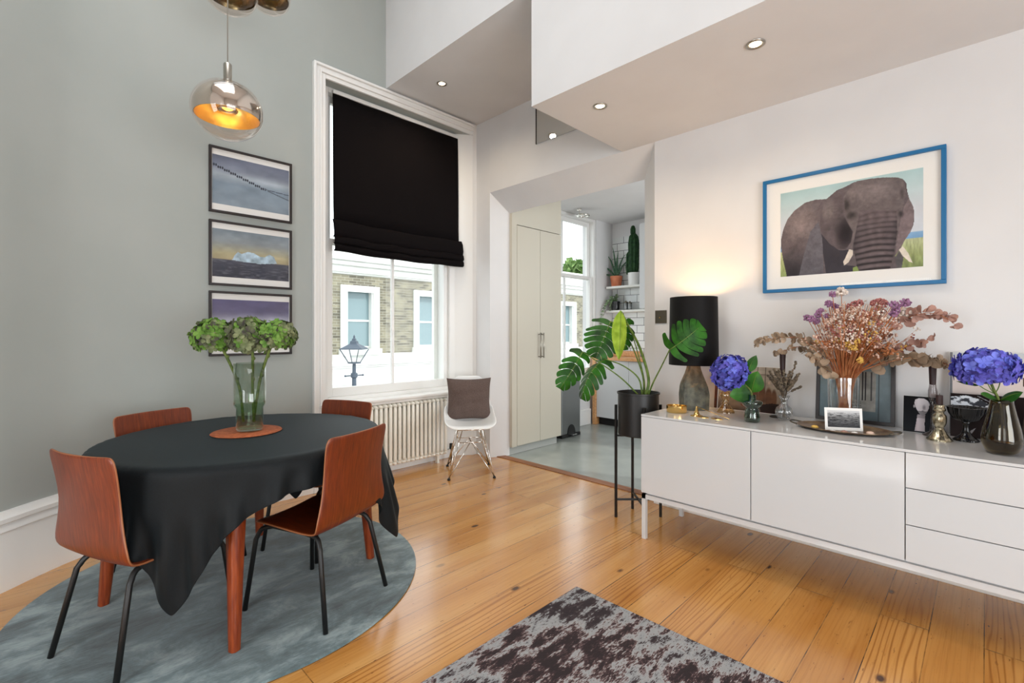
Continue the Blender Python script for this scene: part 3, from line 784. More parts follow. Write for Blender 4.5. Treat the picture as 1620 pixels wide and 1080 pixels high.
# tablecloth: a square sheet settled over the round top (position based cloth, numpy)
def drape(n=78, side=1.515, rot=math.radians(230 - 45), steps=420):
    R = TR; zt = 0.7445
    g = np.linspace(-side / 2, side / 2, n)
    gx, gy = np.meshgrid(g, g)
    X = gx * math.cos(rot) - gy * math.sin(rot); Y = gx * math.sin(rot) + gy * math.cos(rot)
    p = np.stack([X, Y, np.full_like(X, zt + 0.002)], -1)
    rr = np.hypot(X, Y)
    rng = np.random.RandomState(3)
    p[..., 2] -= np.clip(rr - R, 0, None) * 0.25
    p += rng.normal(0, 0.0006, p.shape)
    q = p.copy(); h = side / (n - 1); d2 = h * math.sqrt(2)
    def solve(a, b, rest, k):
        d = b - a; L = np.linalg.norm(d, axis=-1, keepdims=True) + 1e-9
        return d * ((L - rest) / L * 0.5 * k)
    for st in range(steps):
        v = (p - q) * 0.985
        q = p.copy()
        p = p + v; p[..., 2] -= 9.8 * (1 / 60.0) ** 2 * 0.5
        for it in range(9):
            for ax in (0, 1):
                for par in (0, 1):
                    if ax == 0:
                        m = (n - par) // 2 * 2
                        A = p[par:par + m:2]; B = p[par + 1:par + m:2]; k = min(len(A), len(B))
                        c = solve(A[:k], B[:k], h, 1.0); A[:k] += c; B[:k] -= c
                    else:
                        m = (n - par) // 2 * 2
                        A = p[:, par:par + m:2]; B = p[:, par + 1:par + m:2]; k = min(A.shape[1], B.shape[1])
                        c = solve(A[:, :k], B[:, :k], h, 1.0); A[:, :k] += c; B[:, :k] -= c
            for (A, B) in ((p[:-1, :-1], p[1:, 1:]), (p[1:, :-1], p[:-1, 1:])):
                c = solve(A, B, d2, 0.12); A += c; B -= c
            for (A, B) in ((p[:-3], p[3:]), (p[:, :-3], p[:, 3:])):
                c = solve(A, B, 3 * h, 0.10); A += c; B -= c
            # table disc, rounded edge, high friction on top
            r = np.hypot(p[..., 0], p[..., 1]) + 1e-9
            dz = zt - p[..., 2]; dr = R - r
            ins = (dz > 0) & (dr > 0) & (dz < 0.2)
            top = ins & (dz <= dr + 0.004)
            sid = ins & ~top
            p[..., 2] = np.where(top, zt, p[..., 2])
            f = np.where(sid, R / r, 1.0)
            p[..., 0] *= f; p[..., 1] *= f
            stick = (top | (np.abs(p[..., 2] - zt) < 0.001)) & (r < R - 0.01)
            p[..., 0] = np.where(stick, q[..., 0] * 0.96 + p[..., 0] * 0.04, p[..., 0])
            p[..., 1] = np.where(stick, q[..., 1] * 0.96 + p[..., 1] * 0.04, p[..., 1])
            # the chairs pushed up to the table hold the cloth inside their backs and above their seats
            for (ox, oy, ca, sa) in (chair_frames if st > 180 else []):
                X = p[..., 0] + TC.x - ox; Y = p[..., 1] + TC.y - oy
                lx = X * ca + Y * sa; ly = -X * sa + Y * ca
                inx = np.abs(lx) < 0.205
                hit = inx & (ly < -0.188) & (ly > -0.34) & (p[..., 2] > 0.36) & (p[..., 2] < 0.84)
                nl = np.where(hit, np.minimum(-0.188, ly + 0.002), ly)
                p[..., 0] += -(nl - ly) * sa; p[..., 1] += (nl - ly) * ca
                q[..., 0] += -(nl - ly) * sa; q[..., 1] += (nl - ly) * ca
                on = (np.abs(lx) < 0.215) & (nl > -0.24) & (nl < 0.205) & (p[..., 2] < 0.425) & (p[..., 2] > 0.34)
                up = np.where(on, np.minimum(0.425 - p[..., 2], 0.002), 0.0)
                p[..., 2] += up; q[..., 2] += up
    return p
cl = drape()
# the corner behind the near right chair is held away from the table by the chair's side
_r = np.hypot(cl[..., 0], cl[..., 1]); _a = np.degrees(np.arctan2(cl[..., 1], cl[..., 0]))
_k = 1 + 0.24 * np.clip(0.70 - cl[..., 2], 0, 1) * np.exp(-((_a + 33) / 15.0) ** 2) / _r
cl[..., 0] *= _k; cl[..., 1] *= _k
n = cl.shape[0]
mb = MB().grid([[(TC.x + a[0], TC.y + a[1], a[2]) for a in row] for row in cl])
o = mb.build('tablecloth', 'tablecloth', smooth=True, solid=0.0015, soff=1, sub=1)
tag(o, 'black linen tablecloth hanging in pointed corners over the round table', 'tablecloth')

# ---------------------------------------------------------------- plywood chairs
def make_chair():
    t = thing('dining_chair', 'x', 'chair')
    prof = [(0.225, 0.436, 0.165), (0.218, 0.442, 0.188), (0.19, 0.447, 0.198), (0.10, 0.446, 0.203), (0.0, 0.438, 0.205), (-0.08, 0.434, 0.207), (-0.125, 0.438, 0.209),
            (-0.152, 0.451, 0.222), (-0.168, 0.474, 0.231), (-0.176, 0.505, 0.228), (-0.184, 0.56, 0.208), (-0.194, 0.64, 0.192), (-0.208, 0.72, 0.198), (-0.220, 0.78, 0.204), (-0.226, 0.806, 0.200), (-0.228, 0.815, 0.182)]
    nx = 14; P = []
    for i, (y, z, w) in enumerate(prof):
        row = []
        back = max(0.0, min(1.0, (z - 0.46) / 0.2))
        for j in range(nx + 1):
            u = -1 + 2 * j / nx
            row.append((w * u, y + back * 0.028 * u * u, z + (1 - back) * 0.010 * u * u))
        P.append(row)
    P = [[(x, y - 0.03, z - 0.042 * max(0.0, min(1.0, (0.80 - z) / 0.3)) - 0.012) for x, y, z in row] for row in P]
    MB().grid(P).build('seat_shell', ['ply', 'ply_edge'], t, smooth=True, solid=0.011, soff=0, sub=1)
    for s in (-1, 1):
        pts = [(s * 0.200, 0.235, 0.0), (s * 0.168, 0.205, 0.36), (s * 0.160, 0.175, 0.408), (s * 0.150, 0.12, 0.424), (s * 0.145, -0.06, 0.417), (s * 0.152, -0.13, 0.408), (s * 0.165, -0.16, 0.37), (s * 0.203, -0.225, 0.0)]
        pts = [(a, b, c - 0.050 * min(1.0, c / 0.3)) for a, b, c in pts]
        sp = [pts[0], pts[1]] + [p for p in smooth_path(pts[1:4], 4)[1:]] + [pts[4]] + smooth_path(pts[4:7], 4)[1:] + [pts[7]]
        MB().tube(sp, 0.0105, 10).build('leg_frame', 'black_metal', t, smooth=True)
    for y, z in ((0.10, 0.373), (-0.05, 0.367)):
        MB().tube([(-0.15, y, z), (0.15, y, z)], 0.008, 8).build('cross_bar', 'black_metal', t, smooth=True)
    return t
chair = make_chair()
spots = [((0.337, 2.435), 22.7, 'red-brown plywood dining chair in the left foreground seen from behind'),
         ((0.950, 2.217), 113.6, 'red-brown plywood dining chair on the near right side of the dining table'),
         ((0.566, 3.075), 291.6, 'plywood dining chair on the far side of the table by the grey wall'),
         ((1.222, 2.833), 202.7, 'plywood dining chair on the far side of the table by the radiator')]
chairs = [chair] + [copy_tree(chair) for _ in range(3)]
for o, ((x, y), a, lab) in zip(chairs, spots):
    o.location = (x, y, RZ); o.rotation_euler = (0, 0, math.radians(a - 90))
    o['label'] = lab; o['group'] = 'plywood chairs round the dining table'

# ---------------------------------------------------------------- mat and vase with green hydrangeas
o = MB().lathe([(0.0005, 0.0), (0.158, 0.0), (0.162, 0.003), (0.158, 0.006), (0.0005, 0.006)], (0.775, 2.675, 0.7475), 48).build('place_mat', 'cork', smooth=True, angle=40)
tag(o, 'round woven orange mat under the tall glass vase', 'mat')
VX, VY, VZ = 0.785, 2.665, 0.7545
t = thing('glass_vase', 'tall grey-green stepped glass vase half full of water on the dining table', 'vase', (VX, VY, VZ))
MB().open_lathe([(0.001, 0.004), (0.058, 0.004), (0.062, 0.012), (0.063, 0.115), (0.074, 0.135), (0.0745, 0.15), (0.0735, 0.345), (0.0705, 0.345), (0.0715, 0.15), (0.071, 0.138), (0.060, 0.118), (0.059, 0.016), (0.001, 0.012)], (VX, VY, VZ), 48).build('glass', 'green_glass', t, smooth=True)
MB().lathe([(0.001, 0.014), (0.0585, 0.016), (0.0595, 0.118), (0.070, 0.138), (0.070, 0.165), (0.001, 0.165)], (VX, VY, VZ), 40).build('water', 'water', t, smooth=True, angle=40)

def flower_head(mb, c, r, n, ms, sq=0.85, pet=0.34, rnd=None, up=1.0, low=-0.75):
    """a mophead: four petalled florets all over a ball"""
    rnd = rnd or random
    c = Vector(c)
    ga = PI * (3 - math.sqrt(5))
    for i in range(n):
        zz = 1 - (i + 0.5) / n * (1 - low)
        rr = math.sqrt(max(0, 1 - zz * zz)); a = i * ga + rnd.uniform(-0.15, 0.15)
        d = Vector((rr * math.cos(a), rr * math.sin(a), zz * sq)).normalized()
        p = c + Vector((rr * math.cos(a) * r, rr * math.sin(a) * r, zz * r * sq)) * rnd.uniform(0.86, 1.04)
        nrm = (d + Vector((rnd.uniform(-.35, .35), rnd.uniform(-.35, .35), rnd.uniform(-.35, .35)))).normalized()
        e = nrm.orthogonal().normalized(); g = nrm.cross(e); ph = rnd.uniform(0, PI / 2)
        s = r * pet * rnd.uniform(0.8, 1.15); m = rnd.choices(range(len(ms)), ms)[0]
        for k in range(4):
            t = ph + k * PI / 2
            f = e * math.cos(t) + g * math.sin(t); w = nrm.cross(f)
            cup = rnd.uniform(0.05, 0.3)
            mb.add([p, p + f * s * 0.45 - w * s * 0.40 + nrm * s * cup * 0.5, p + f * s * 0.5 + nrm * s * 0.02, p + f * s * 0.45 + w * s * 0.40 + nrm * s * cup * 0.5,
                    p + f * s * 0.85 - w * s * 0.30 + nrm * s * cup, p + f * s * 0.98 + nrm * s * cup * 0.6, p + f * s * 0.85 + w * s * 0.30 + nrm * s * cup],
                   [(0, 1, 2), (0, 2, 3), (1, 4, 5, 2), (2, 5, 6, 3)], m)
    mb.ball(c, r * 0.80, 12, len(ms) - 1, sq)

rnd = random.Random(11)
heads = [((0.655, 2.79, 1.232), 0.100, [(0.76, 2.68, 0.80), (0.745, 2.70, 0.98), (0.69, 2.755, 1.16)], (6, 2, 1), 'green hydrangea stem leaning left in the tall vase'),
         ((0.785, 2.66, 1.232), 0.108, [(0.80, 2.65, 0.80), (0.795, 2.655, 0.98), (0.795, 2.655, 1.15)], (2, 5, 3), 'faded green and purple hydrangea stem in the middle of the tall vase'),
         ((0.882, 2.565, 1.238), 0.090, [(0.80, 2.66, 0.80), (0.82, 2.63, 1.0), (0.855, 2.595, 1.16)], (4, 4, 2), 'green hydrangea stem leaning right in the tall vase')]
for c, r, pts, ms, lab in heads:
    t = thing('hydrangea_stem', lab, 'flower', pts[0], 'green hydrangeas on the dining table')
    mb = MB(); flower_head(mb, c, r, 120, ms, 0.82, 0.30, rnd)
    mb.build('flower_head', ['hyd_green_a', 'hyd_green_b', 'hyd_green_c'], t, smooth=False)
    sp = smooth_path(pts + [c], 5)
    s = MB().tube(sp, [0.0072] * len(sp), 7)
    for k in (6, 9, 12):
        s.ball(sp[k] + Vector((0.004, 0, 0)), 0.010, 6)
    s.build('stem', 'hyd_stem', t, smooth=True)

# ---------------------------------------------------------------- painted prints (grids with a colour per face corner)
class Canvas:
    def __init__(s, w, h, seed=0):
        s.w, s.h = w, h
        s.u, s.v = np.meshgrid((np.arange(w) + 0.5) / w, (np.arange(h) + 0.5) / h)
        s.c = np.zeros((h, w, 3)); s.rng = np.random.RandomState(seed)
    def noise(s, fx, fy, oct=4, pers=0.55):
        out = np.zeros((s.h, s.w)); amp = 1; tot = 0
        for _ in range(oct):
            gw, gh = int(fx) + 2, int(fy) + 2
            g = s.rng.rand(gh, gw)
            x = s.u * fx; y = s.v * fy
            xi = x.astype(int); yi = y.astype(int); xf = x - xi; yf = y - yi
            xf = xf * xf * (3 - 2 * xf); yf = yf * yf * (3 - 2 * yf)
            a = g[yi, xi] * (1 - xf) + g[yi, xi + 1] * xf; b = g[yi + 1, xi] * (1 - xf) + g[yi + 1, xi + 1] * xf
            out += amp * (a * (1 - yf) + b * yf); tot += amp; amp *= pers; fx *= 2; fy *= 2
        return out / tot
    def grad(s, stops):
        vs = [p for p, _ in stops]
        for k in range(3):
            s.c[..., k] = np.interp(s.v, vs, [c[k] for _, c in stops])
    def put(s, mask, col, shade=None):
        m = np.clip(mask, 0, 1)[..., None]
        c = np.array(col, float)
        c = np.broadcast_to(c, s.c.shape) if shade is None else c * shade[..., None]
        s.c = s.c * (1 - m) + c * m
    def poly(s, pts):
        ins = np.zeros((s.h, s.w), bool); n = len(pts)
        for i in range(n):
            x1, y1 = pts[i]; x2, y2 = pts[(i + 1) % n]
            if y1 == y2: continue
            cond = ((y1 > s.v) != (y2 > s.v)) & (s.u < (x2 - x1) * (s.v - y1) / (y2 - y1) + x1)
            ins ^= cond
        return ins.astype(float)
    def ell(s, cx, cy, rx, ry, soft=0.3):
        d = np.sqrt(((s.u - cx) / rx) ** 2 + ((s.v - cy) / ry) ** 2)
        return np.clip((1 - d) / soft, 0, 1)
    def mesh(s, name, p0, pu, pv, parent, rough=0.6):
        """p0 = lower left, pu = vector to lower right, pv = vector to upper left"""
        p0, pu, pv = Vector(p0), Vector(pu), Vector(pv)
        vs = [tuple(p0 + pu * (i / s.w) + pv * (j / s.h)) for j in range(s.h + 1) for i in range(s.w + 1)]
        W = s.w + 1
        fs = [(j * W + i, j * W + i + 1, (j + 1) * W + i + 1, (j + 1) * W + i) for j in range(s.h) for i in range(s.w)]
        m = bpy.data.materials.new(name + '_print'); m.use_nodes = True
        b = m.node_tree.nodes['Principled BSDF']; at = m.node_tree.nodes.new('ShaderNodeVertexColor'); at.layer_name = 'ink'
        m.node_tree.links.new(at.outputs[0], b.inputs['Base Color']); b.inputs['Roughness'].default_value = rough; b.inputs['Specular IOR Level'].default_value = 0.15
        o = MB().add(vs, fs).build(name, m, parent)
        ca = o.data.color_attributes.new('ink', 'FLOAT_COLOR', 'CORNER')
        c = np.clip(s.c / 255.0, 0, 1); c = np.where(c <= 0.04045, c / 12.92, ((c + 0.055) / 1.055) ** 2.4)
        rgba = np.concatenate([c, np.ones((s.h, s.w, 1))], -1).reshape(-1, 1, 4).repeat(4, 1)
        ca.data.foreach_set('color', rgba.reshape(-1).astype(np.float32))
        return o

# ---------------------------------------------------------------- three seascapes on the grey wall
def sea_birds():
    c = Canvas(130, 92, 1)
    c.grad([(0, (138, 152, 164)), (0.45, (128, 144, 158)), (0.62, (168, 178, 188)), (0.75, (128, 136, 152)), (1, (104, 110, 130))])
    n = c.noise(4, 5); c.c *= (0.86 + 0.28 * n)[..., None]
    y = 0.80 - 0.50 * c.u
    for i in range(26):
        bx = 0.02 + i * 0.026; by = 0.80 - 0.50 * bx + 0.012 * math.sin(i * 2.1)
        c.put(c.ell(bx, by, 0.013, 0.034, 0.5), (30, 34, 46))
    c.put(((abs(c.v - (0.475 - 0.10 * (c.u - 0.68))) < 0.010) & (c.u > 0.66)).astype(float), (84, 94, 108))
    c.put(((abs(c.v - (0.455 - 0.42 * (c.u - 0.70))) < 0.013) & (c.u > 0.70)).astype(float), (92, 102, 114))
    return c
def iceberg():
    c = Canvas(130, 92, 2)
    c.grad([(0, (58, 60, 72)), (0.36, (72, 74, 86)), (0.38, (172, 160, 128)), (0.5, (186, 176, 140)), (0.75, (140, 148, 152)), (1, (120, 132, 142))])
    n = c.noise(5, 6); c.c *= (0.85 + 0.3 * n)[..., None]
    w = c.noise(14, 40, 3); c.put((c.v < 0.36) * np.clip((w - 0.5) * 4, 0, 1) * 0.6, (118, 120, 130))
    ic = c.poly([(0.24, 0.37), (0.27, 0.47), (0.31, 0.55), (0.36, 0.52), (0.44, 0.58), (0.52, 0.56), (0.6, 0.50), (0.66, 0.50), (0.73, 0.57), (0.79, 0.52), (0.83, 0.38), (0.6, 0.34), (0.4, 0.35)])
    k = c.noise(16, 10, 3)
    c.put(ic, (178, 200, 214), 0.72 + 0.5 * k)
    return c
def clouds():
    c = Canvas(130, 92, 3)
    c.grad([(0, (92, 96, 112)), (0.15, (120, 124, 140)), (0.3, (146, 148, 164)), (0.55, (176, 178, 192)), (0.75, (108, 104, 134)), (1, (92, 88, 120))])
    n = c.noise(4, 5); c.c *= (0.82 + 0.36 * n)[..., None]
    return c
labs = ['black-framed seascape with a line of birds, topmost of three on the grey wall', 'black-framed iceberg seascape, middle of three on the grey wall', 'black-framed purple cloud seascape behind the hydrangeas, lowest of three']
for (z1, z0), fn, lab in zip(((2.528, 2.077), (2.024, 1.578), (1.54, 1.093)), (sea_birds, iceberg, clouds), labs):
    x0, x1 = 0.845, 1.388; y = 3.718; fw = 0.016
    t = thing('framed_picture', lab, 'picture', ((x0 + x1) / 2, y, z0), 'black framed seascapes on the grey wall')
    MB().box(x0, x1, y, y + 0.022, z0, z0 + fw).box(x0, x1, y, y + 0.022, z1 - fw, z1).box(x0, x0 + fw, y, y + 0.022, z0 + fw, z1 - fw).box(x1 - fw, x1, y, y + 0.022, z0 + fw, z1 - fw).build('frame', 'frame_black', t, bevel=0.002)
    MB().box(x0 + fw, x1 - fw, y + 0.012, y + 0.02, z0 + fw, z1 - fw).build('mount', 'paper', t)
    fn().mesh('print', (x0 + fw + 0.004, y + 0.0112, z0 + fw + 0.045), (x1 - x0 - 2 * fw - 0.008, 0, 0), (0, 0, z1 - z0 - 2 * fw - 0.085), t)
    MB().add([(x0 + fw, y + 0.006, z0 + fw), (x1 - fw, y + 0.006, z0 + fw), (x1 - fw, y + 0.006, z1 - fw), (x0 + fw, y + 0.006, z1 - fw)], [(0, 1, 2, 3)]).build('glazing', 'print_glass', t)

# ---------------------------------------------------------------- glass pendant lamps
M['bulb_soft'] = emis('soft_warm_bulb', (255, 176, 70), 4)
def pendant(c, r, lab, cup, lit=False):
    c = Vector(c)
    t = thing('pendant_lamp', lab, 'lamp', (c.x, c.y, c.z - r * 0.9), 'glass globe pendants over the dining table')
    k = 0.90
    out = [(r * math.sin(a), -r * k * math.cos(a)) for a in [PI * i / 22 for i in range(0, 21)]]
    out[0] = (0.001, -r * k - 0.0)
    MB().open_lathe([(0.001, -r * k), (r * 0.14, -r * k * 0.985)] + out[2:], c, 48).build('globe', 'globe_glass', t, smooth=True)
    # mirrored inner bowl, open at the bottom, gold inside
    inn = [(r * 0.93 * math.sin(a), -r * 0.93 * k * math.cos(a)) for a in [PI * (0.42 + 0.46 * i / 14) for i in range(15)]]
    mb = MB().open_lathe(inn, c, 48, 0)
    inn2 = [(x * 0.985, z * 0.985 - 0.001) for x, z in inn]
    mb.open_lathe(inn2, c, 48, 1)
    mb.build('reflector', ['chrome', cup], t, smooth=True)
    MB().lathe([(0.018, r * k * 0.86), (0.034, r * k * 0.9), (0.034, r * k * 0.94), (0.0185, r * k * 0.97), (0.0185, r * k + 0.085), (0.015, r * k + 0.09)], c, 24).build('lamp_holder', 'nickel', t, smooth=True, angle=40)
    MB().tube([c + Vector((0, 0, r * k + 0.085)), (c.x, c.y, ZT)], 0.0028, 6).build('cord', 'nickel', t)
    MB().ball(c + Vector((0, 0, r * 0.22)), 0.034, 16).build('bulb', 'bulb_soft' if lit else 'nickel', t, smooth=True)
    MB().open_lathe([(0.042, -0.002), (0.046, 0.004), (0.040, 0.012), (0.020, 0.03), (0.014, 0.034)], c, 24).build('bulb_cap', 'nickel', t, smooth=True)
    MB().lathe([(0.012, 0.02), (0.014, r * k * 0.87)], c, 12).build('bulb_neck', 'nickel', t)
    return c
M['gold_in'] = mat('gold_reflector_lining', (255, 222, 130), 0.3, 0.75)
M['gold_unlit'] = mat('unlit_gold_reflector_lining', (176, 160, 120), 0.2, 0.95)  # same gold lining, darkened in colour to look unlit
a = pendant((0.681, 2.65, 2.345), 0.158, 'glass globe pendant glowing gold, hanging lowest over the table', 'gold_in', True)
light('pendant_bulb', 'POINT', (a.x, a.y, a.z + 0.035), 1.6, (1.0, 0.74, 0.34), shadow_soft_size=0.037)
pendant((0.765, 2.93, 3.125), 0.138, 'glass globe pendant cut by the top edge, directly above the lowest one', 'gold_unlit')
pendant((0.985, 2.985, 3.235), 0.115, 'glass globe pendant at the top edge, nearest the window', 'gold_unlit')

# ---------------------------------------------------------------- white shell chair with cushion
def shell_chair():
    t = thing('shell_chair', 'white moulded shell chair on a wire base between radiator and cupboard', 'chair')
    prof = [(0.225, 0.425, 0.14, 0), (0.215, 0.440, 0.19, .004), (0.17, 0.445, 0.222, .02), (0.08, 0.430, 0.232, .05), (-0.02, 0.420, 0.232, .08), (-0.10, 0.425, 0.230, .11), (-0.155, 0.45, 0.225, .12), (-0.185, 0.50, 0.215, .10), (-0.200, 0.57, 0.205, .07), (-0.215, 0.65, 0.195, .05), (-0.232, 0.73, 0.178, .03), (-0.248, 0.81, 0.150, .01), (-0.255, 0.846, 0.100, 0.0)]
    nx = 16; P = []
    for i, (y, z, w, lift) in enumerate(prof):
        back = max(0, min(1, (z - 0.46) / 0.1)) if i > 5 else 0
        P.append([(w * (-1 + 2 * j / nx), y + back * 0.07 * abs(-1 + 2 * j / nx) ** 2.2 * (1 - i / 16), z + lift * abs(-1 + 2 * j / nx) ** 3 * (1 - 0.7 * back)) for j in range(nx + 1)])
    MB().grid(P).build('seat_shell', 'shell_plastic', t, smooth=True, solid=0.009, soff=0, sub=1)
    for sx in (-1, 1):
        for sy in (-1, 1):
            foot = (sx * 0.195, sy * 0.215, 0.012)
            s = MB()
            s.tube([foot, (sx * 0.11, sy * 0.06, 0.405)], 0.0045, 6)
            s.tube([foot, (sx * 0.075, sy * 0.13, 0.405)], 0.0045, 6)
            s.tube([foot, (sx * 0.0, sy * 0.075, 0.29)], 0.0045, 6)
            s.build('leg', 'chrome', t, smooth=True)
            MB().lathe([(0.012, 0), (0.014, 0.006), (0.008, 0.018)], (foot[0], foot[1], 0), 10).build('foot', 'rubber', t, smooth=True)
    s = MB()
    ring = [(-0.11, -0.10, .29), (0.11, -0.10, .29), (0.11, 0.10, .29), (-0.11, 0.10, .29), (-0.11, -0.10, .29)]
    s.tube(ring, 0.004, 6)
    for sx in (-1, 1):
        s.tube([(sx * 0.11, 0.1, .29), (sx * 0.075, 0.13, .405)], 0.004, 6).tube([(sx * 0.11, -0.1, .29), (sx * 0.075, -0.13, .405)], 0.004, 6)
        s.tube([(sx * 0.11, -0.13, 0.405), (sx * 0.11, 0.13, 0.405)], 0.005, 6).tube([(sx * 0.0, 0.075, 0.29), (sx * 0.0, -0.075, 0.29)], 0.004, 6)
    for sy in (-1, 1):
        s.tube([(-0.11, sy * 0.13, 0.405), (0.11, sy * 0.13, 0.405)], 0.005, 6)
    s.build('wire_brace', 'chrome', t, smooth=True)
    return t
sc = shell_chair()
SCA = math.radians(234 - 90)
sc.location = (2.785, 3.300, 0); sc.rotation_euler = (0, 0, SCA)

mb = MB(); N = 20; S = 0.205
rows_a, rows_b = [], []
rnd = np.random.RandomState(5)
Rm = Matrix.Translation((2.785, 3.300, 0)) @ Matrix.Rotation(SCA, 4, 'Z')
lean = math.radians(14)
for side, rows in ((1, rows_a), (-1, rows_b)):
    for i in range(N + 1):
        row = []
        for j in range(N + 1):
            a = -1 + 2 * i / N; b = -1 + 2 * j / N
            th = 0.062 * max(0, (1 - abs(a) ** 3.5)) ** 0.6 * max(0, (1 - abs(b) ** 3.5)) ** 0.6
            pin = 1 - 0.07 * (1 - abs(a)) ** 0.0 * (abs(b) ** 4) * (1 - a * a) - 0.0
            cx = b * S * (1 - 0.08 * (1 - abs(a) ** 2) * abs(b) ** 3)
            cz = a * S * 0.95 * (1 - 0.08 * (1 - abs(b) ** 2) * abs(a) ** 3)
            wr = 0.007 * math.sin(13 * a + 2.2 * b + 1.0) * (1 - a * a) * (1 - b ** 4) * (0.4 + 0.6 * math.sin(3 * b + 2 * a) ** 2) + 0.005 * math.sin(7 * b - 8 * a * b) * (1 - a * a)
            y = side * th + wr
            y0 = -0.095 + 0.015 * a
            p = Vector((cx, y0 + y * math.cos(lean) - (cz + S) * math.sin(lean) * 0.45, 0.448 + cz + S * 0.95))
            row.append(tuple(Rm @ p))
        rows.append(row)
mb.grid(rows_a); mb.grid([r[::-1] for r in rows_b])
o = mb.build('cushion', 'cushion', smooth=True)
tag(o, 'square brown cushion propped on the white shell chair', 'cushion')
# ================================================================== KITCHEN BEYOND THE OPENING
t = thing('tall_cupboard', 'tall cream two-door cupboard beside the kitchen opening', 'cupboard', (3.85, 3.65, 0))
MB().box(3.451, 4.24, 3.465, 3.895, 0.085, 2.845).box(3.451, 3.52, 3.425, 3.465, 0.085, 2.845).box(3.52, 4.24, 3.425, 3.465, 2.37, 2.845).build('body', 'cream', t)
MB().box(3.46, 4.22, 3.475, 3.50, 0.0, 0.085).build('plinth', 'kplinth', t)
for a, b, hx in ((3.524, 3.878, 3.855), (3.882, 4.238, 3.905)):
    d = MB().box(a, b, 3.422, 3.462, 0.09, 2.362).build('door', 'cream', t, bevel=0.002)
    MB().tube([(hx, 3.392, 0.985), (hx, 3.392, 1.255)], 0.006, 8).tube([(hx, 3.422, 1.0), (hx, 3.392, 1.0)], 0.005, 8).tube([(hx, 3.422, 1.24), (hx, 3.392, 1.24)], 0.005, 8).build('handle', 'nickel', d, smooth=True)

t = thing('pedal_bin', 'rectangular brushed steel pedal bin by the kitchen window', 'bin', (4.62, 3.70, 0))
MB().box(4.42, 4.785, 3.56, 3.84, 0.035, 0.665).build('body', 'steel_bin', t, bevel=0.012)
MB().box(4.415, 4.79, 3.555, 3.845, 0.665, 0.705).build('lid', 'rubber', t, bevel=0.01)
MB().box(4.418, 4.787, 3.557, 3.843, 0.0, 0.035).build('base', 'rubber', t, bevel=0.004)
s = MB(); P = [(4.60 + 0.075 * math.cos(PI * i / 12), 0.035 + 0.115 * math.sin(PI * i / 12)) for i in range(13)]
s.add([(x, y, z) for y in (3.552, 3.562) for x, z in P], [tuple(range(12, -1, -1)), tuple(range(13, 26))] + [(i, i + 1, i + 14, i + 13) for i in range(12)])
s.build('pedal_recess', 'rubber', t)
MB().box(4.56, 4.64, 3.50, 3.56, 0.03, 0.04).build('pedal', 'steel', t, bevel=0.003)

t = thing('base_cabinet', 'white kitchen base cabinet with a wooden end panel under the worktop', 'cabinet', (5.75, 3.3, 0))
MB().box(5.50, 6.005, 1.6, 3.80, 0.10, 0.885).build('body', 'lacquer', t)
MB().box(5.54, 5.56, 1.6, 3.80, 0.0, 0.10).build('plinth', 'rubber', t)
MB().box(5.45, 6.005, 3.802, 3.85, 0.0, 0.885).build('end_panel', 'worktop', t)
for a, b in ((3.302, 3.80), (2.802, 3.298), (2.302, 2.798), (1.802, 2.298)):
    MB().box(5.475, 5.499, a, b, 0.105, 0.88).build('door', 'lacquer', t, bevel=0.002)
o = MB().box(5.44, 6.006, 1.6, 3.86, 0.887, 0.927).build('worktop', 'worktop', bevel=0.003)
tag(o, 'oiled wooden kitchen worktop below the tiled wall', 'worktop')
o = MB().box(5.86, 5.98, 3.42, 3.78, 0.928, 1.0).build('wooden_box', 'worktop', bevel=0.004)
tag(o, 'low wooden box standing on the kitchen worktop', 'box')

for z, y0, lab in ((1.885, 3.30, 'upper white-edged kitchen shelf holding the aloe and cactus'), (1.545, 3.20, 'lower kitchen shelf holding the ivy and grey canisters')):
    o = MB().box(5.80, 6.007, y0, 3.86, z, z + 0.03).build('wall_shelf', 'facade_white', bevel=0.002)
    tag(o, lab, 'shelf', 'kitchen plant shelves')
o = MB().box(5.66, 6.006, 2.2, 3.25, 1.58, 2.70).build('wall_cupboard', 'lacquer', bevel=0.003)
tag(o, 'white wall cupboard at the right end of the kitchen shelves', 'cupboard')
t = thing('ceiling_spotlight', 'small chrome spotlight on the kitchen ceiling by the window', 'light', (4.9, 3.72, 2.84))
MB().lathe([(0.03, 0), (0.03, -0.02), (0.006, -0.022), (0.006, -0.06)], (4.95, 3.70, 2.849), 14).build('base', 'chrome', t, smooth=True, angle=40)
MB().open_lathe([(0.055, -0.06), (0.085, -0.065), (0.09, -0.085), (0.055, -0.09), (0.05, -0.075), (0.055, -0.06)], (5.03, 3.70, 2.849), 24).tube([(4.95, 3.70, 2.79), (5.03, 3.70, 2.775)], 0.005, 6).build('ring', 'chrome', t, smooth=True)

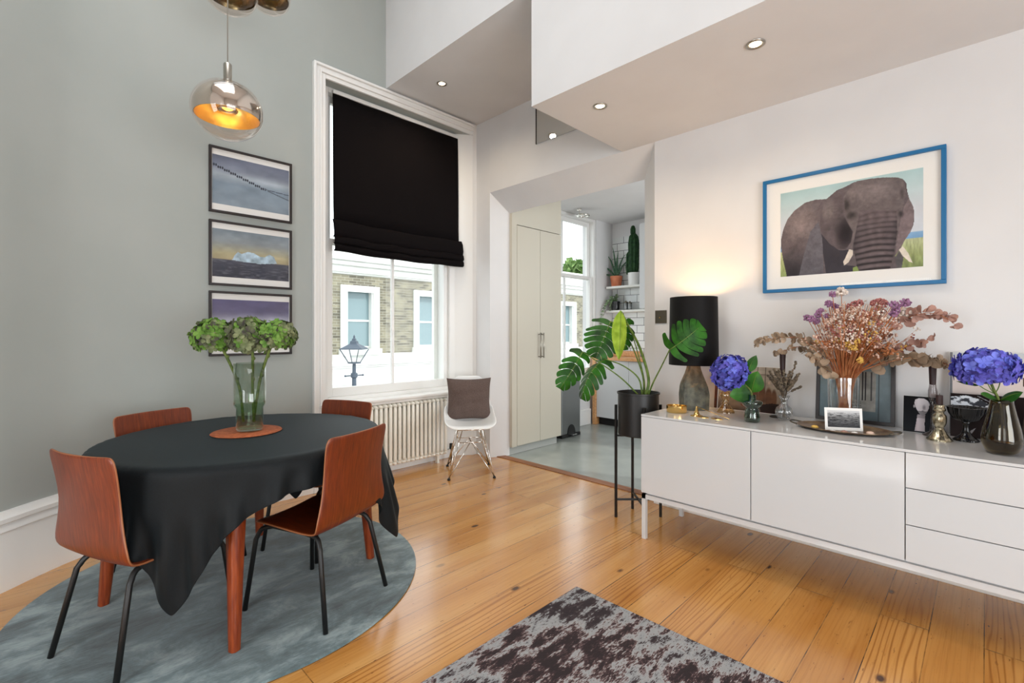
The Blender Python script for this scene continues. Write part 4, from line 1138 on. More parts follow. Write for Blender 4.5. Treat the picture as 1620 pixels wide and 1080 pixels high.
def pot(name, c, r0, r1, h, m, label, cat='pot'):
    t = thing(name, label, cat, c)
    x, y, z = c
    MB().open_lathe([(0.001, 0), (r0, 0), (r1, h), (r1 * 1.0, h), (r1 * 0.93, h), (r1 * 0.90, h - 0.012), (0.001, h - 0.014)], (x, y, z), 28).build('pot_wall', m, t, smooth=True, angle=40)
    MB().lathe([(0.001, h - 0.013), (r1 * 0.89, h - 0.013), (r1 * 0.89, h - 0.012), (0.001, h - 0.010)], (x, y, z), 20).build('soil', 'soil', t)
    return t
pot('plant_pot', (5.90, 3.755, 1.915), 0.068, 0.088, 0.15, 'terracotta', 'terracotta pot on the upper kitchen shelf')
pot('plant_pot', (5.90, 3.47, 1.915), 0.078, 0.084, 0.175, 'white_ceramic', 'white pot on the upper kitchen shelf')
pot('plant_pot', (5.90, 3.77, 1.575), 0.055, 0.068, 0.13, 'black_glass', 'dark shiny pot on the lower kitchen shelf')

t = thing('aloe_plant', 'spiky aloe growing in the terracotta pot', 'plant', (5.90, 3.755, 2.05))
rnd = random.Random(2)
for (dy, dz, dx) in ((0.155, 0.34, 0.02), (0.27, 0.22, 0.0), (0.04, 0.44, -0.03), (-0.06, 0.38, -0.05), (-0.14, 0.32, 0.0), (-0.17, 0.24, 0.04), (0.30, 0.09, -0.05), (0.02, 0.30, 0.05)):
    b = Vector((5.90, 3.755 + dy * 0.08, 2.045)); tip = b + Vector((dx, dy, dz))
    ctl = b + Vector((dx * 0.3, dy * 0.35, dz * 0.75))
    pts = arc(b, ctl, tip, 7)
    MB().tube(pts, [0.017 * (1 - i / 7) ** 0.7 + 0.0008 for i in range(8)], 6).build('leaf', 'aloe', t, smooth=True)

t = thing('cactus', 'tall ribbed green cactus in the white pot', 'plant', (5.90, 3.47, 2.08))
prof = [(0.045, 0.0), (0.062, 0.08), (0.066, 0.3), (0.068, 0.42), (0.055, 0.52), (0.028, 0.56), (0.001, 0.57)]
MB().lathe(prof, (5.90, 3.475, 2.075), 48, 0, 8, 0.16).build('column', 'cactus', t, smooth=True)
MB().lathe([(0.018, 0), (0.03, 0.04), (0.03, 0.10), (0.018, 0.14), (0.001, 0.15)], (5.89, 3.48, 2.60), 32, 0, 6, 0.2).build('arm', 'cactus', t, smooth=True)
MB().lathe([(0.018, 0), (0.028, 0.1), (0.022, 0.28), (0.001, 0.32)], (5.87, 3.545, 2.07), 32, 0, 6, 0.2).build('arm', 'cactus', t, smooth=True)

t = thing('trailing_ivy', 'pale variegated ivy trailing from the dark pot', 'plant', (5.89, 3.77, 1.69))
s = MB(); st = MB(); rnd = random.Random(9)
for i in range(16):
    a = rnd.uniform(0, 2 * PI); out = rnd.uniform(0.05, 0.14)
    b = Vector((5.89, 3.77, 1.695))
    hang = rnd.choice((0.02, 0.06, 0.12, -0.08, -0.12)) if i > 3 else 0.38
    if i <= 3:
        a = PI * 0.62 + i * 0.1; out = 0.12 + 0.02 * i
    ex = max(-0.09, min(0.10, out * math.cos(a))) - 0.02; ey = min(out * math.sin(a), 0.115)
    if i <= 3: ex -= 0.10
    e = b + Vector((ex, ey, -hang))
    c = b + Vector((ex * 0.9, ey * 0.8, 0.08))
    pts = arc(b, c, e, 12); st.tube(pts, 0.0018, 4)
    for p in pts[2:]:
        for q in range(2):
            d = Vector((rnd.uniform(-1, 0.2), rnd.uniform(-1, 1), rnd.uniform(-0.6, 0.6))).normalized(); w = d.orthogonal().normalized(); L = rnd.uniform(0.018, 0.03)
            s.add([p, p + d * L * 0.5 + w * L * 0.45, p + d * L, p + d * L * 0.5 - w * L * 0.45], [(0, 1, 2, 3)])
s.build('foliage', 'ivy', t); st.build('vines', 'petiole', t)
for y, h in ((3.60, 0.12), (3.535, 0.11)):
    t = thing('canister', 'small grey canister on the lower kitchen shelf, ' + ('nearer the ivy' if y > 3.55 else 'nearer the cupboard'), 'canister', (5.90, y, 1.575))
    MB().lathe([(0.028, 0), (0.03, 0.004), (0.03, h - 0.02), (0.024, h - 0.012)], (5.90, y, 1.575), 20).build('body', 'steel_bin', t, smooth=True, angle=40)
    MB().lathe([(0.031, h - 0.02), (0.031, h - 0.004), (0.012, h), (0.012, h + 0.012)], (5.90, y, 1.575), 20).build('lid', 'bronze', t, smooth=True, angle=40)

# ---------------------------------------------------------------- plant stand, pot, cheese plant
PX, PY = 2.912, 1.68
t = thing('plant_stand', 'tall thin black metal plant stand beside the sideboard', 'stand', (PX, PY, 0))
for sx in (-1, 1):
    for sy in (-1, 1):
        MB().box(PX + sx * 0.1075 - 0.007, PX + sx * 0.1075 + 0.007, PY + sy * 0.1075 - 0.007, PY + sy * 0.1075 + 0.007, 0, 0.765).build('leg', 'black_metal', t)
for z in (0.555, 0.12):
    s = MB(); a = 0.1075
    s.obox((PX, PY, z), (1, 1, 0), (-1, 1, 0), (0, 0, 1), (0.145, 0.006, 0.006)).obox((PX, PY, z), (1, -1, 0), (1, 1, 0), (0, 0, 1), (0.145, 0.006, 0.006))
    s.build('cross_brace', 'black_metal', t)
t = thing('plant_pot', 'large matt black round pot on the tall plant stand', 'pot', (PX, PY, 0.563))
MB().open_lathe([(0.001, 0), (0.13, 0), (0.1355, 0.005), (0.1355, 0.275), (0.142, 0.277), (0.142, 0.288), (0.134, 0.288), (0.130, 0.26), (0.001, 0.255)], (PX, PY, 0.563), 48).build('pot_wall', 'black_metal', t, smooth=True, angle=40)
MB().lathe([(0.001, 0.256), (0.129, 0.256), (0.001, 0.262)], (PX, PY, 0.563), 24).build('soil', 'soil', t)

def monstera_leaf(name, base, tip, side, curl, m, parent, width=0.8, splits=5, fold=0.25, holes=True):
    """heart shaped leaf with cut lobes. side = approximate direction across the blade; curl = bend of the blade along its length"""
    base, tip = Vector(base), Vector(tip)
    L = (tip - base).length; ax = (tip - base).normalized()
    sd = Vector(side); sd = (sd - ax * sd.dot(ax)).normalized(); nr = ax.cross(sd).normalized()
    mb = MB()
    def pt(a, w):
        # a along the midrib (0..1, may be negative for the heart lobes), w across in units of L
        bend = curl * (1 - (2 * a - 1) ** 2) * L
        return base + ax * (a * L) + sd * (w * L) + nr * (bend - fold * abs(w) * L * (0.5 + abs(w)))
    def half(a):
        # outline half width at a
        a = max(0.0, min(1.0, a))
        return width * 0.5 * (math.sin(PI * (a * 0.93 + 0.07) ** 0.62)) ** 0.75
    for s in (-1, 1):
        # back (heart) lobe, continuous part
        nb = splits + 1
        for k in range(nb):
            a0 = k / nb; a1 = (k + 1) / nb
            # lobe: root band on the midrib, sweeps forward to the margin
            gap = 0.09 if k > 0 else 0.0
            rows = []
            for r in range(6):
                f = r / 5
                sweep = 0.16 * f * f - (0.14 * f if k == 0 else 0.0)
                g0 = a0 + sweep + gap * (a1 - a0) * (f > 0.3) * (f - 0.3) / 0.7 * 1.6
                g1 = a1 + sweep - 0.10 * (a1 - a0) * (f > 0.3) * (f - 0.3)
                row = []
                for q in range(4):
                    a = g0 + (g1 - g0) * q / 3
                    taper = 1 - 0.10 * (abs(q - 1.5) / 1.5) ** 2 * f
                    aa = min(1.0, a0 + (a1 - a0) * q / 3)
                    w = half(aa if k > 0 else max(0.10, aa)) * f * taper
                    if k == 0 and q == 0:
                        w *= 0.75
                    row.append(tuple(pt(min(a, 1.0), s * w)))
                rows.append(row)
            if s < 0:
                rows = [r[::-1] for r in rows]
            mb.grid(rows)
    mb2 = MB().tube([pt(i / 8, 0) + nr * 0.001 for i in range(9)], [0.0035 * (1 - i / 9) + 0.0006 for i in range(9)], 6)
    lf = mb.build(name, m, parent, smooth=True, sub=1)
    mb2.build('midrib', 'petiole', lf, smooth=True)
    return lf
def broad_leaf(name, base, tip, side, m, parent, width=0.75, fold=0.2, curl=0.08):
    base, tip = Vector(base), Vector(tip); L = (tip - base).length; ax = (tip - base).normalized()
    sd = Vector(side); sd = (sd - ax * sd.dot(ax)).normalized(); nr = ax.cross(sd).normalized()
    P = []
    for i in range(11):
        a = i / 10; w = width * 0.5 * L * (math.sin(PI * min(1, a) ** 0.8)) ** 0.75 if 0 < i < 10 else 0.001
        row = []
        for j in range(7):
            u = -1 + j / 3
            row.append(tuple(base + ax * (a * L) + sd * (u * w) + nr * (curl * L * math.sin(PI * a) - fold * abs(u) * w + 0.012 * L * math.sin(9 * a) * abs(u))))
        P.append(row)
    lf = MB().grid(P).build(name, m, parent, smooth=True, sub=1)
    MB().tube([base + ax * (L * k / 6) + nr * (curl * L * math.sin(PI * k / 6) + 0.0006) for k in range(7)], [0.0016 * (1 - k / 7) + 0.0003 for k in range(7)], 5).build('midrib', 'petiole', lf, smooth=True)
    return lf
t = thing('cheese_plant', 'swiss cheese plant with long arching stalks in the black pot', 'plant', (PX, PY, 0.82))
stalks = [[(2.90, 1.66, 0.82), (2.793, 1.728, 0.941), (2.687, 1.807, 1.035), (2.581, 1.90, 1.125)],
          [(2.95, 1.67, 0.82), (2.94, 1.695, 0.942), (2.881, 1.782, 1.027), (2.795, 1.868, 1.071)],
          [(2.94, 1.64, 0.82), (2.952, 1.625, 0.945), (2.892, 1.657, 1.152), (2.806, 1.688, 1.292), (2.718, 1.692, 1.39)],
          [(2.97, 1.674, 0.82), (2.99, 1.69, 0.951), (2.97, 1.767, 1.17), (2.935, 1.835, 1.272), (2.891, 1.886, 1.335)],
          [(2.985, 1.67, 0.82), (3.0, 1.69, 0.95), (2.985, 1.745, 1.17), (2.93, 1.765, 1.30), (2.896, 1.767, 1.335)],
          [(2.93, 1.62, 0.82), (2.89, 1.56, 0.919), (2.83, 1.47, 1.035), (2.735, 1.365, 1.150)]]
for i, p in enumerate(stalks):
    sp = smooth_path(p, 5)
    r0 = (0.0055, 0.0065, 0.011, 0.006, 0.005, 0.006)[i]
    MB().tube(sp, [r0 * (1 - 0.45 * k / len(sp)) for k in range(len(sp))], 8).build('stalk', 'petiole', t, smooth=True)
R_ = Vector((0.705, -0.709, 0))     # roughly along the picture plane, to the right
monstera_leaf('leaf', (2.581, 1.90, 1.128), (2.444, 1.985, 0.885), (0.6, -0.5, 0.25), 0.10, 'monstera', t, 0.62, 5, 0.5)
monstera_leaf('leaf', (2.891, 1.886, 1.335), (2.765, 1.925, 1.075), (0.6, -0.62, 0.15), 0.05, 'monstera', t, 1.0, 6, 0.35)
broad_leaf('leaf', (2.715, 1.694, 1.400), (2.645, 1.665, 1.080), (0.7, -0.70, 0.0), 'monstera_light', t, 0.30, 0.8, 0.06)
monstera_leaf('leaf', (2.795, 1.868, 1.071), (2.640, 1.95, 0.800), (0.3, -0.25, 0.5), 0.22, 'monstera', t, 0.55, 6, 1.0)
monstera_leaf('leaf', (2.896, 1.767, 1.345), (2.935, 1.80, 1.130), (0.7, -0.7, 0.0), 0.12, 'monstera', t, 0.65, 4, 0.7)
monstera_leaf('leaf', (2.735, 1.365, 1.150), (2.845, 1.215, 1.300), (0.45, -0.45, -0.70), -0.10, 'monstera', t, 1.05, 5, 0.25)

# ---------------------------------------------------------------- light switch
t = thing('light_switch', 'square dark bronze light switch on the white wall left of the lamp', 'switch', (XR - 0.005, 1.67, 1.32))
MB().box(XR - 0.007, XR, 1.643, 1.733, 1.323, 1.418).build('plate', 'bronze', t, bevel=0.002)
MB().tube([(XR - 0.007, 1.688, 1.37), (XR - 0.028, 1.688, 1.362)], [0.004, 0.003], 8).build('toggle', 'brass', t, smooth=True)

# ---------------------------------------------------------------- blue framed elephant photograph
def elephant():
    c = Canvas(240, 184, 8)
    c.grad([(0, (128, 142, 92)), (0.12, (150, 160, 108)), (0.29, (176, 182, 142)), (0.30, (120, 160, 200)), (0.355, (134, 172, 206)), (0.365, (206, 212, 220)), (0.6, (206, 210, 216)), (0.85, (180, 200, 202)), (1, (168, 196, 198))])
    n = c.noise(6, 5); c.c *= (0.94 + 0.12 * n)[..., None]
    g = c.noise(90, 12, 3); c.c *= np.where(c.v < 0.3, 0.78 + 0.44 * g, 1.0)[..., None]
    B = [(0.006, 0.459), (0.021, 0.561), (0.057, 0.681), (0.114, 0.772), (0.197, 0.844), (0.279, 0.858), (0.359, 0.844), (0.436, 0.923), (0.499, 0.945), (0.56, 0.98), (0.656, 0.986), (0.761, 0.97), (0.838, 0.947), (0.877, 0.921), (0.898, 0.868), (0.904, 0.785), (0.919, 0.691), (0.942, 0.612), (0.948, 0.522), (0.942, 0.433), (0.925, 0.364), (0.888, 0.28), (0.86, 0.193), (0.827, 0.126), (0.85, 0.067), (0.86, -0.016), (0.584, -0.012), (0.057, -0.033), (0.021, 0.203), (0.006, 0.331)]
    ear = [(0.371, 0.846), (0.436, 0.917), (0.486, 0.841), (0.474, 0.707), (0.505, 0.563), (0.551, 0.437), (0.536, 0.323), (0.499, 0.252), (0.448, 0.26), (0.385, 0.331), (0.332, 0.439), (0.312, 0.563), (0.32, 0.724)]
    face = [(0.486, 0.841), (0.56, 0.976), (0.656, 0.986), (0.761, 0.97), (0.838, 0.947), (0.877, 0.921), (0.898, 0.805), (0.881, 0.646), (0.86, 0.524), (0.85, 0.378), (0.827, 0.199), (0.794, -0.018), (0.584, -0.012), (0.566, 0.126), (0.536, 0.266), (0.551, 0.437), (0.499, 0.602)]
    trunk = [(0.60, 0.661), (0.838, 0.6), (0.844, 0.38), (0.823, 0.163), (0.794, -0.018), (0.584, -0.012), (0.57, 0.124), (0.55, 0.266), (0.57, 0.437)]
    rear = [(0.827, 0.126), (0.888, 0.28), (0.925, 0.364), (0.948, 0.522), (0.942, 0.612), (0.915, 0.711), (0.888, 0.644), (0.866, 0.522), (0.85, 0.378)]
    fine = c.noise(40, 30, 4, 0.7); big = c.noise(7, 6, 3)
    tex = 0.70 + 0.34 * fine + 0.26 * big
    c.put(c.poly(B), (98, 88, 90), tex)
    c.put(c.poly(B) * c.ell(0.16, 0.62, 0.18, 0.30, 0.9), (132, 118, 116), tex)
    c.put(c.poly(B) * c.ell(0.10, 0.02, 0.20, 0.34, 0.8) * 0.8, (44, 40, 44), tex)
    c.put(c.poly([(0.30, 0.5), (0.33, 0.44), (0.45, 0.25), (0.53, 0.24), (0.5, 0.08), (0.584, 0.05), (0.56, -0.02), (0.36, -0.02), (0.33, 0.28)]), (58, 54, 60), tex)
    c.put(c.poly([(0.15, 0.0), (0.19, 0.25), (0.24, 0.5), (0.30, 0.6), (0.33, 0.4), (0.34, 0.0)]), (98, 94, 100), tex)
    c.put(c.poly(ear), (92, 82, 84), tex)
    c.put(c.poly(ear) * c.ell(0.50, 0.42, 0.09, 0.22, 0.7), (38, 32, 35), tex)
    c.put(c.poly(ear) * c.ell(0.38, 0.70, 0.08, 0.16, 0.9) * 0.7, (138, 126, 124), tex)
    c.put(c.poly(face), (106, 96, 96), tex)
    c.put(c.poly(face) * c.ell(0.70, 0.84, 0.20, 0.14, 0.9) * 0.8, (134, 122, 122), tex)
    c.put(c.poly(face) * c.ell(0.54, 0.62, 0.05, 0.06, 0.9), (58, 52, 52), tex)
    c.put(c.poly(face) * c.ell(0.505, 0.745, 0.035, 0.10, 0.9), (60, 54, 54), tex)
    c.put(c.poly(rear), (120, 106, 108), tex)
    c.put(c.ell(0.865, 0.56, 0.022, 0.045, 0.8), (62, 56, 58), tex)
    c.put(c.ell(0.872, 0.78, 0.018, 0.07, 0.9) * 0.8, (70, 62, 64), tex)
    rg = 0.5 + 0.5 * np.sin(c.v * 104 - 2.2 * np.sin((c.u - 0.56) * 11) + 4 * c.noise(5, 5, 2))
    cr = 0.5 + 0.5 * np.sin(c.u * 96 + 6 * c.noise(6, 9, 2))
    k = np.clip((0.62 - c.v) / 0.5, 0, 1)
    sh = 1.06 - (0.12 + 0.50 * k) * rg ** 2 - 0.10 * cr * (c.v > 0.25)
    c.put(c.poly(trunk), (104, 92, 94), sh * (0.82 + 0.3 * fine))
    edge = np.clip(abs((c.u - 0.70) / 0.14), 0, 1)
    c.put(c.poly(trunk) * edge ** 3 * 0.5 * (c.v < 0.5), (52, 46, 50))
    c.put(c.poly([(0.548, -0.01), (0.551, 0.041), (0.578, 0.057), (0.595, -0.01)]), (132, 150, 86))
    c.put(c.poly([(0.84, 0.0), (0.83, 0.12), (0.86, 0.19), (0.885, 0.14), (0.87, 0.0)]), (92, 88, 90), tex)
    c.put(c.poly([(0.551, 0.234), (0.524, 0.248), (0.499, 0.163), (0.481, 0.114), (0.49, 0.077), (0.518, 0.102), (0.551, 0.189)]), (226, 214, 200), 0.85 + 0.2 * fine)
    c.put(c.poly([(0.851, 0.191), (0.877, 0.222), (0.909, 0.15), (0.936, 0.045), (0.915, 0.059), (0.877, 0.122)]), (228, 218, 204), 0.85 + 0.2 * fine)
    return c
Y0, Y1, Z0, Z1 = 0.990, 0.140, 1.500, 2.197
t = thing('framed_photograph', 'large blue-framed elephant photograph on the white wall', 'picture', (XR - 0.02, (Y0 + Y1) / 2, Z0))
fw = 0.020; xa, xb = XR - 0.03, XR - 0.001
MB().box(xa, xb, Y1, Y0, Z0, Z0 + fw).box(xa, xb, Y1, Y0, Z1 - fw, Z1).box(xa, xb, Y1, Y1 + fw, Z0 + fw, Z1 - fw).box(xa, xb, Y0 - fw, Y0, Z0 + fw, Z1 - fw).build('frame', 'frame_blue', t, bevel=0.002)
MB().box(xa + 0.016, xb, Y1 + fw, Y0 - fw, Z0 + fw, Z1 - fw).build('mount', 'paper', t)
elephant().mesh('print', (xa + 0.0152, 0.893, 1.595), (0, -0.664, 0), (0, 0, 0.509), t)
MB().add([(xa + 0.008, Y0 - fw, Z0 + fw), (xa + 0.008, Y1 + fw, Z0 + fw), (xa + 0.008, Y1 + fw, Z1 - fw), (xa + 0.008, Y0 - fw, Z1 - fw)], [(0, 1, 2, 3)]).build('glazing', 'picture_glass', t)

# ---------------------------------------------------------------- sideboard
SX0, SX1, SY0, SY1 = 2.617, 3.20, 1.492, -1.01
ZB, ZS = 0.282, 0.757
t = thing('sideboard', 'long white lacquered sideboard on slim legs along the right wall', 'sideboard', (2.9, 0.24, 0))
MB().box(SX0 + 0.021, SX1, SY1, SY0, ZB, ZS - 0.012).build('body', 'lacquer', t, bevel=0.001)
MB().box(SX0 + 0.002, SX1, SY1, SY0, ZS - 0.012, ZS).build('top_panel', 'lacquer', t, bevel=0.001)
def front(a, b, z0, z1, nm):
    MB().box(SX0, SX0 + 0.02, b + 0.002, a - 0.002, z0 + 0.002, z1 - 0.002).build(nm, 'lacquer', t, bevel=0.0012)
front(SY0, 0.862, ZB, ZS - 0.012, 'door'); front(0.862, 0.244, ZB, ZS - 0.012, 'door'); 
for z0, z1 in ((0.282, 0.438), (0.438, 0.594), (0.594, 0.745)):
    front(0.244, -0.382, z0, z1, 'drawer')
front(-0.382, SY1, ZB, ZS - 0.012, 'door')
s = MB()
s.box(SX0 + 0.01, SX0 + 0.035, SY1, SY0, 0.245, 0.272).box(SX1 - 0.075, SX1 - 0.05, SY1, SY0, 0.245, 0.272).box(SX0 + 0.01, SX1 - 0.05, SY0 - 0.025, SY0, 0.245, 0.272).box(SX0 + 0.01, SX1 - 0.05, SY1, SY1 + 0.025, 0.245, 0.272)
s.box(SX0 + 0.03, SX1 - 0.03, SY1 + 0.02, SY0 - 0.02, 0.272, 0.2825)
s.build('base_frame', 'lacquer', t)
for x in (SX0 + 0.0225, SX1 - 0.0625):
    for y in (SY0 - 0.0125, SY1 + 0.0125):
        MB().box(x - 0.0125, x + 0.0125, y - 0.0125, y + 0.0125, 0, 0.245).build('leg', 'lacquer', t)
# ================================================================== THINGS ON THE SIDEBOARD
# table lamp
LX, LY = 3.035, 1.35
t = thing('table_lamp', 'table lamp with a rough grey stone base and a black drum shade', 'lamp', (LX, LY, ZS))
secs = [(0.0, 0.078, 0.066), (0.005, 0.081, 0.068), (0.10, 0.082, 0.064), (0.148, 0.079, 0.058), (0.172, 0.073, 0.052), (0.232, 0.048, 0.040), (0.262, 0.038, 0.033), (0.30, 0.033, 0.029)]
rnd = random.Random(3); P = []
ang = math.radians(-45)
for z, a, b in secs:
    ring = []
    for k in range(18):
        th = 2 * PI * k / 18; sq = 1 / (abs(math.cos(th)) ** 8 + abs(math.sin(th)) ** 8) ** 0.125
        j = 1 + rnd.uniform(-0.06, 0.06)
        x, y = a * sq * j * math.cos(th), b * sq * j * math.sin(th)
        ring.append((LX + x * math.cos(ang) - y * math.sin(ang), LY + x * math.sin(ang) + y * math.cos(ang), ZS + z))
    P.append(ring)
mb = MB().grid(P, closed=True); mb.add(P[0], [tuple(range(17, -1, -1))]).add(P[-1], [tuple(range(18))])
mb.build('stone_base', 'slate', t)
c = (LX, LY, 0)
MB().open_lathe([(0.153, 1.046), (0.146, 1.483), (0.1445, 1.483), (0.1515, 1.046)], c, 56, 0).build('lamp_shade', 'shade_out', t, smooth=True, angle=60)
MB().open_lathe([(0.1505, 1.047), (0.1435, 1.482)], c, 56, 0).build('shade_lining', 'shade_in', t, smooth=True)
MB().tube([(LX, LY, 1.04), (LX, LY, 1.37)], 0.008, 10).build('stem', 'brass', t)
s = MB()
for k in range(3):
    a = 2 * PI * k / 3; s.tube([(LX, LY, 1.16), (LX + 0.147 * math.cos(a), LY + 0.147 * math.sin(a), 1.16)], 0.002, 5)
s.build('shade_carrier', 'brass', t)
MB().ball((LX, LY, 1.405), 0.03, 14).build('bulb', 'bulb', t, smooth=True)
light('table_lamp_bulb', 'POINT', (LX, LY, 1.405), 24, (1.0, 0.60, 0.25), shadow_soft_size=0.034)

t = thing('brass_dish', 'shallow round polished brass dish in front of the stone lamp', 'dish', (2.835, 1.375, ZS))
MB().open_lathe([(0.001, 0.0), (0.058, 0.0), (0.060, 0.003), (0.062, 0.042), (0.059, 0.042), (0.057, 0.006), (0.001, 0.005)], (2.845, 1.373, ZS), 40).build('bowl', 'brass', t, smooth=True, angle=40)
s = MB(); rnd = random.Random(8)
for k in range(9):
    a = rnd.uniform(0, 2 * PI); r = rnd.uniform(0, 0.035); s.ball((2.845 + r * math.cos(a), 1.373 + r * math.sin(a), ZS + 0.018 + rnd.uniform(0, 0.012)), 0.012, 6)
s.build('trinkets', 'brass', t, smooth=True)['kind'] = 'stuff'

t = thing('candle_snuffer', 'brass candle snuffer cone with a long thin handle lying by the brass dish', 'candle snuffer', (2.80, 1.226, ZS))
MB().open_lathe([(0.036, 0.0), (0.035, 0.002), (0.018, 0.008), (0.010, 0.03), (0.004, 0.056), (0.0005, 0.058)], (2.80, 1.226, ZS), 24).build('cone', 'brass', t, smooth=True)
MB().tube([(2.80, 1.222, ZS + 0.054), (2.80, 1.035, ZS + 0.004)], 0.0018, 6).build('handle', 'brass', t, smooth=True)
for i, (y, ry, lab) in enumerate(((1.182, 0.040, 'flat brass leaf ornament beside the candle snuffer cone'), (1.098, 0.034, 'flat brass leaf ornament farther from the lamp'))):
    s = MB(); P = [(2.775 + 0.020 * math.sin(2 * PI * k / 20), y + ry * math.cos(2 * PI * k / 20) + 0.006 * math.sin(3 * 2 * PI * k / 20)) for k in range(20)]
    s.prism(P, ZS, ZS + 0.004).build('brass_ornament', 'brass', bevel=0.001)
    tag(bpy.context.scene.collection.objects[-1], lab, 'ornament')

def stick(name, lab, c, prof, m, candle=None, ribs=0, amp=0.0, cat='candlestick', n=40):
    t = thing(name, lab, cat, c)
    MB().lathe(prof, c, n, 0, ribs, amp).build('body', m, t, smooth=True, angle=60)
    return t
c = (3.05, 1.152, ZS)
stick('glass_candlestick', 'ribbed clear glass candlestick glowing by the lamp behind the blue hydrangea', c,
      [(0.001, 0.0), (0.052, 0.0), (0.052, 0.006), (0.046, 0.016), (0.030, 0.038), (0.020, 0.052), (0.025, 0.062), (0.018, 0.070), (0.022, 0.084), (0.034, 0.102), (0.031, 0.120), (0.018, 0.133), (0.018, 0.142), (0.030, 0.152), (0.030, 0.175)], 'amber_clear' if 'amber_clear' in M else 'clear', ribs=16, amp=0.04)

# sepia photograph leaning on the wall
def sepia():
    c = Canvas(110, 80, 12)
    c.grad([(0, (78, 64, 54)), (0.25, (120, 104, 88)), (0.5, (150, 136, 120)), (0.9, (176, 164, 150)), (1, (160, 148, 134))])
    n = c.noise(8, 8); c.c *= (0.78 + 0.44 * n)[..., None]
    for u in (0.30, 0.36, 0.44, 0.62, 0.74):
        c.put((abs(c.u - u) < 0.006).astype(float) * (c.v > 0.45), (70, 60, 54))
    c.put((abs(c.v - 0.83) < 0.008).astype(float), (90, 78, 70))
    for u, w, h in ((0.60, 0.055, 0.62), (0.70, 0.065, 0.66), (0.80, 0.06, 0.60), (0.88, 0.05, 0.56)):
        c.put(c.ell(u, h * 0.55, w, h * 0.42, 0.3), (92, 62, 44), 0.7 + 0.6 * n)
        c.put(c.ell(u, h + 0.06, 0.022, 0.04, 0.4), (186, 160, 140))
    c.put(c.poly([(0.70, 0), (0.66, 0.16), (0.85, 0.22), (1, 0.2), (1, 0)]), (40, 28, 24))
    c.put(c.ell(0.46, 0.14, 0.10, 0.06, 0.4), (96, 52, 36))
    return c
t = thing('leaning_photograph', 'sepia group photograph leaning on the wall behind the blue hydrangea', 'picture', (3.2, 1.07, ZS))
MB().add([(3.185, 1.262, ZS), (3.200, 1.262, ZS), (3.200, 0.872, ZS), (3.185, 0.872, ZS), (3.222, 1.262, ZS + 0.283), (3.237, 1.262, ZS + 0.283), (3.237, 0.872, ZS + 0.283), (3.222, 0.872, ZS + 0.283)],
         [(0, 3, 2, 1), (4, 5, 6, 7), (0, 1, 5, 4), (1, 2, 6, 5), (2, 3, 7, 6), (3, 0, 4, 7)]).build('panel', 'paper', t)
sepia().mesh('print', (3.1845, 1.254, ZS + 0.002), (0, -0.38, 0), (0.0368, 0, 0.279), t)
MB().obox((3.198, 1.266, ZS + 0.110), (1, 0, -0.13), (0, 1, 0), (0.13, 0, 1), (0.009, 0.008, 0.1085)).build('frame_edge', 'frame_brown', t)

# blue hydrangea in the dark green vase
GX, GY = 2.83, 0.925
t = thing('glass_vase', 'small dark green double-bulb glass vase holding a blue hydrangea', 'vase', (GX, GY, ZS))
MB().open_lathe([(0.001, 0.002), (0.038, 0.002), (0.041, 0.006), (0.041, 0.03), (0.034, 0.07), (0.030, 0.078), (0.046, 0.09), (0.055, 0.105), (0.053, 0.115), (0.035, 0.122), (0.022, 0.123), (0.020, 0.150), (0.018, 0.150), (0.019, 0.121), (0.046, 0.110), (0.042, 0.094), (0.026, 0.08), (0.036, 0.03), (0.036, 0.012), (0.001, 0.01)], (GX, GY, ZS), 40).build('glass', 'dark_green_glass', t, smooth=True)
MB().lathe([(0.001, 0.012), (0.034, 0.013), (0.033, 0.04), (0.027, 0.075), (0.001, 0.075)], (GX, GY, ZS), 24).build('water', 'amber_water', t, smooth=True, angle=40)

t = thing('hydrangea_stem', 'blue hydrangea with dark leaves in the green vase, nearer the lamp', 'flower', (GX, GY, ZS + 0.03))
rnd = random.Random(21)
mb = MB(); flower_head(mb, (2.86, 1.054, 1.020), 0.102, 170, (3, 4, 3), 1.0, 0.25, rnd, low=-0.98)
mb.build('flower_head', ['hyd_blue_a', 'hyd_blue_b', 'hyd_blue_c'], t)
MB().tube(smooth_path([(GX, GY, ZS + 0.02), (GX, GY, ZS + 0.15), (2.84, 0.96, 0.955), (2.855, 1.03, 1.0)], 5), 0.0045, 7).build('stem', 'hyd_stem', t, smooth=True)
broad_leaf('leaf', (2.845, 0.925, 0.925), (2.80, 1.035, 0.895), (0.1, 0.15, 1), 'leaf_green', t, 0.85)
broad_leaf('leaf', (2.84, 0.93, 0.92), (2.83, 0.895, 1.04), (0.1, 1, 0.1), 'leaf_green', t, 0.85)
broad_leaf('leaf', (2.87, 0.96, 1.03), (2.90, 0.925, 1.125), (0.1, 1, 0.2), 'leaf_green', t, 0.6)

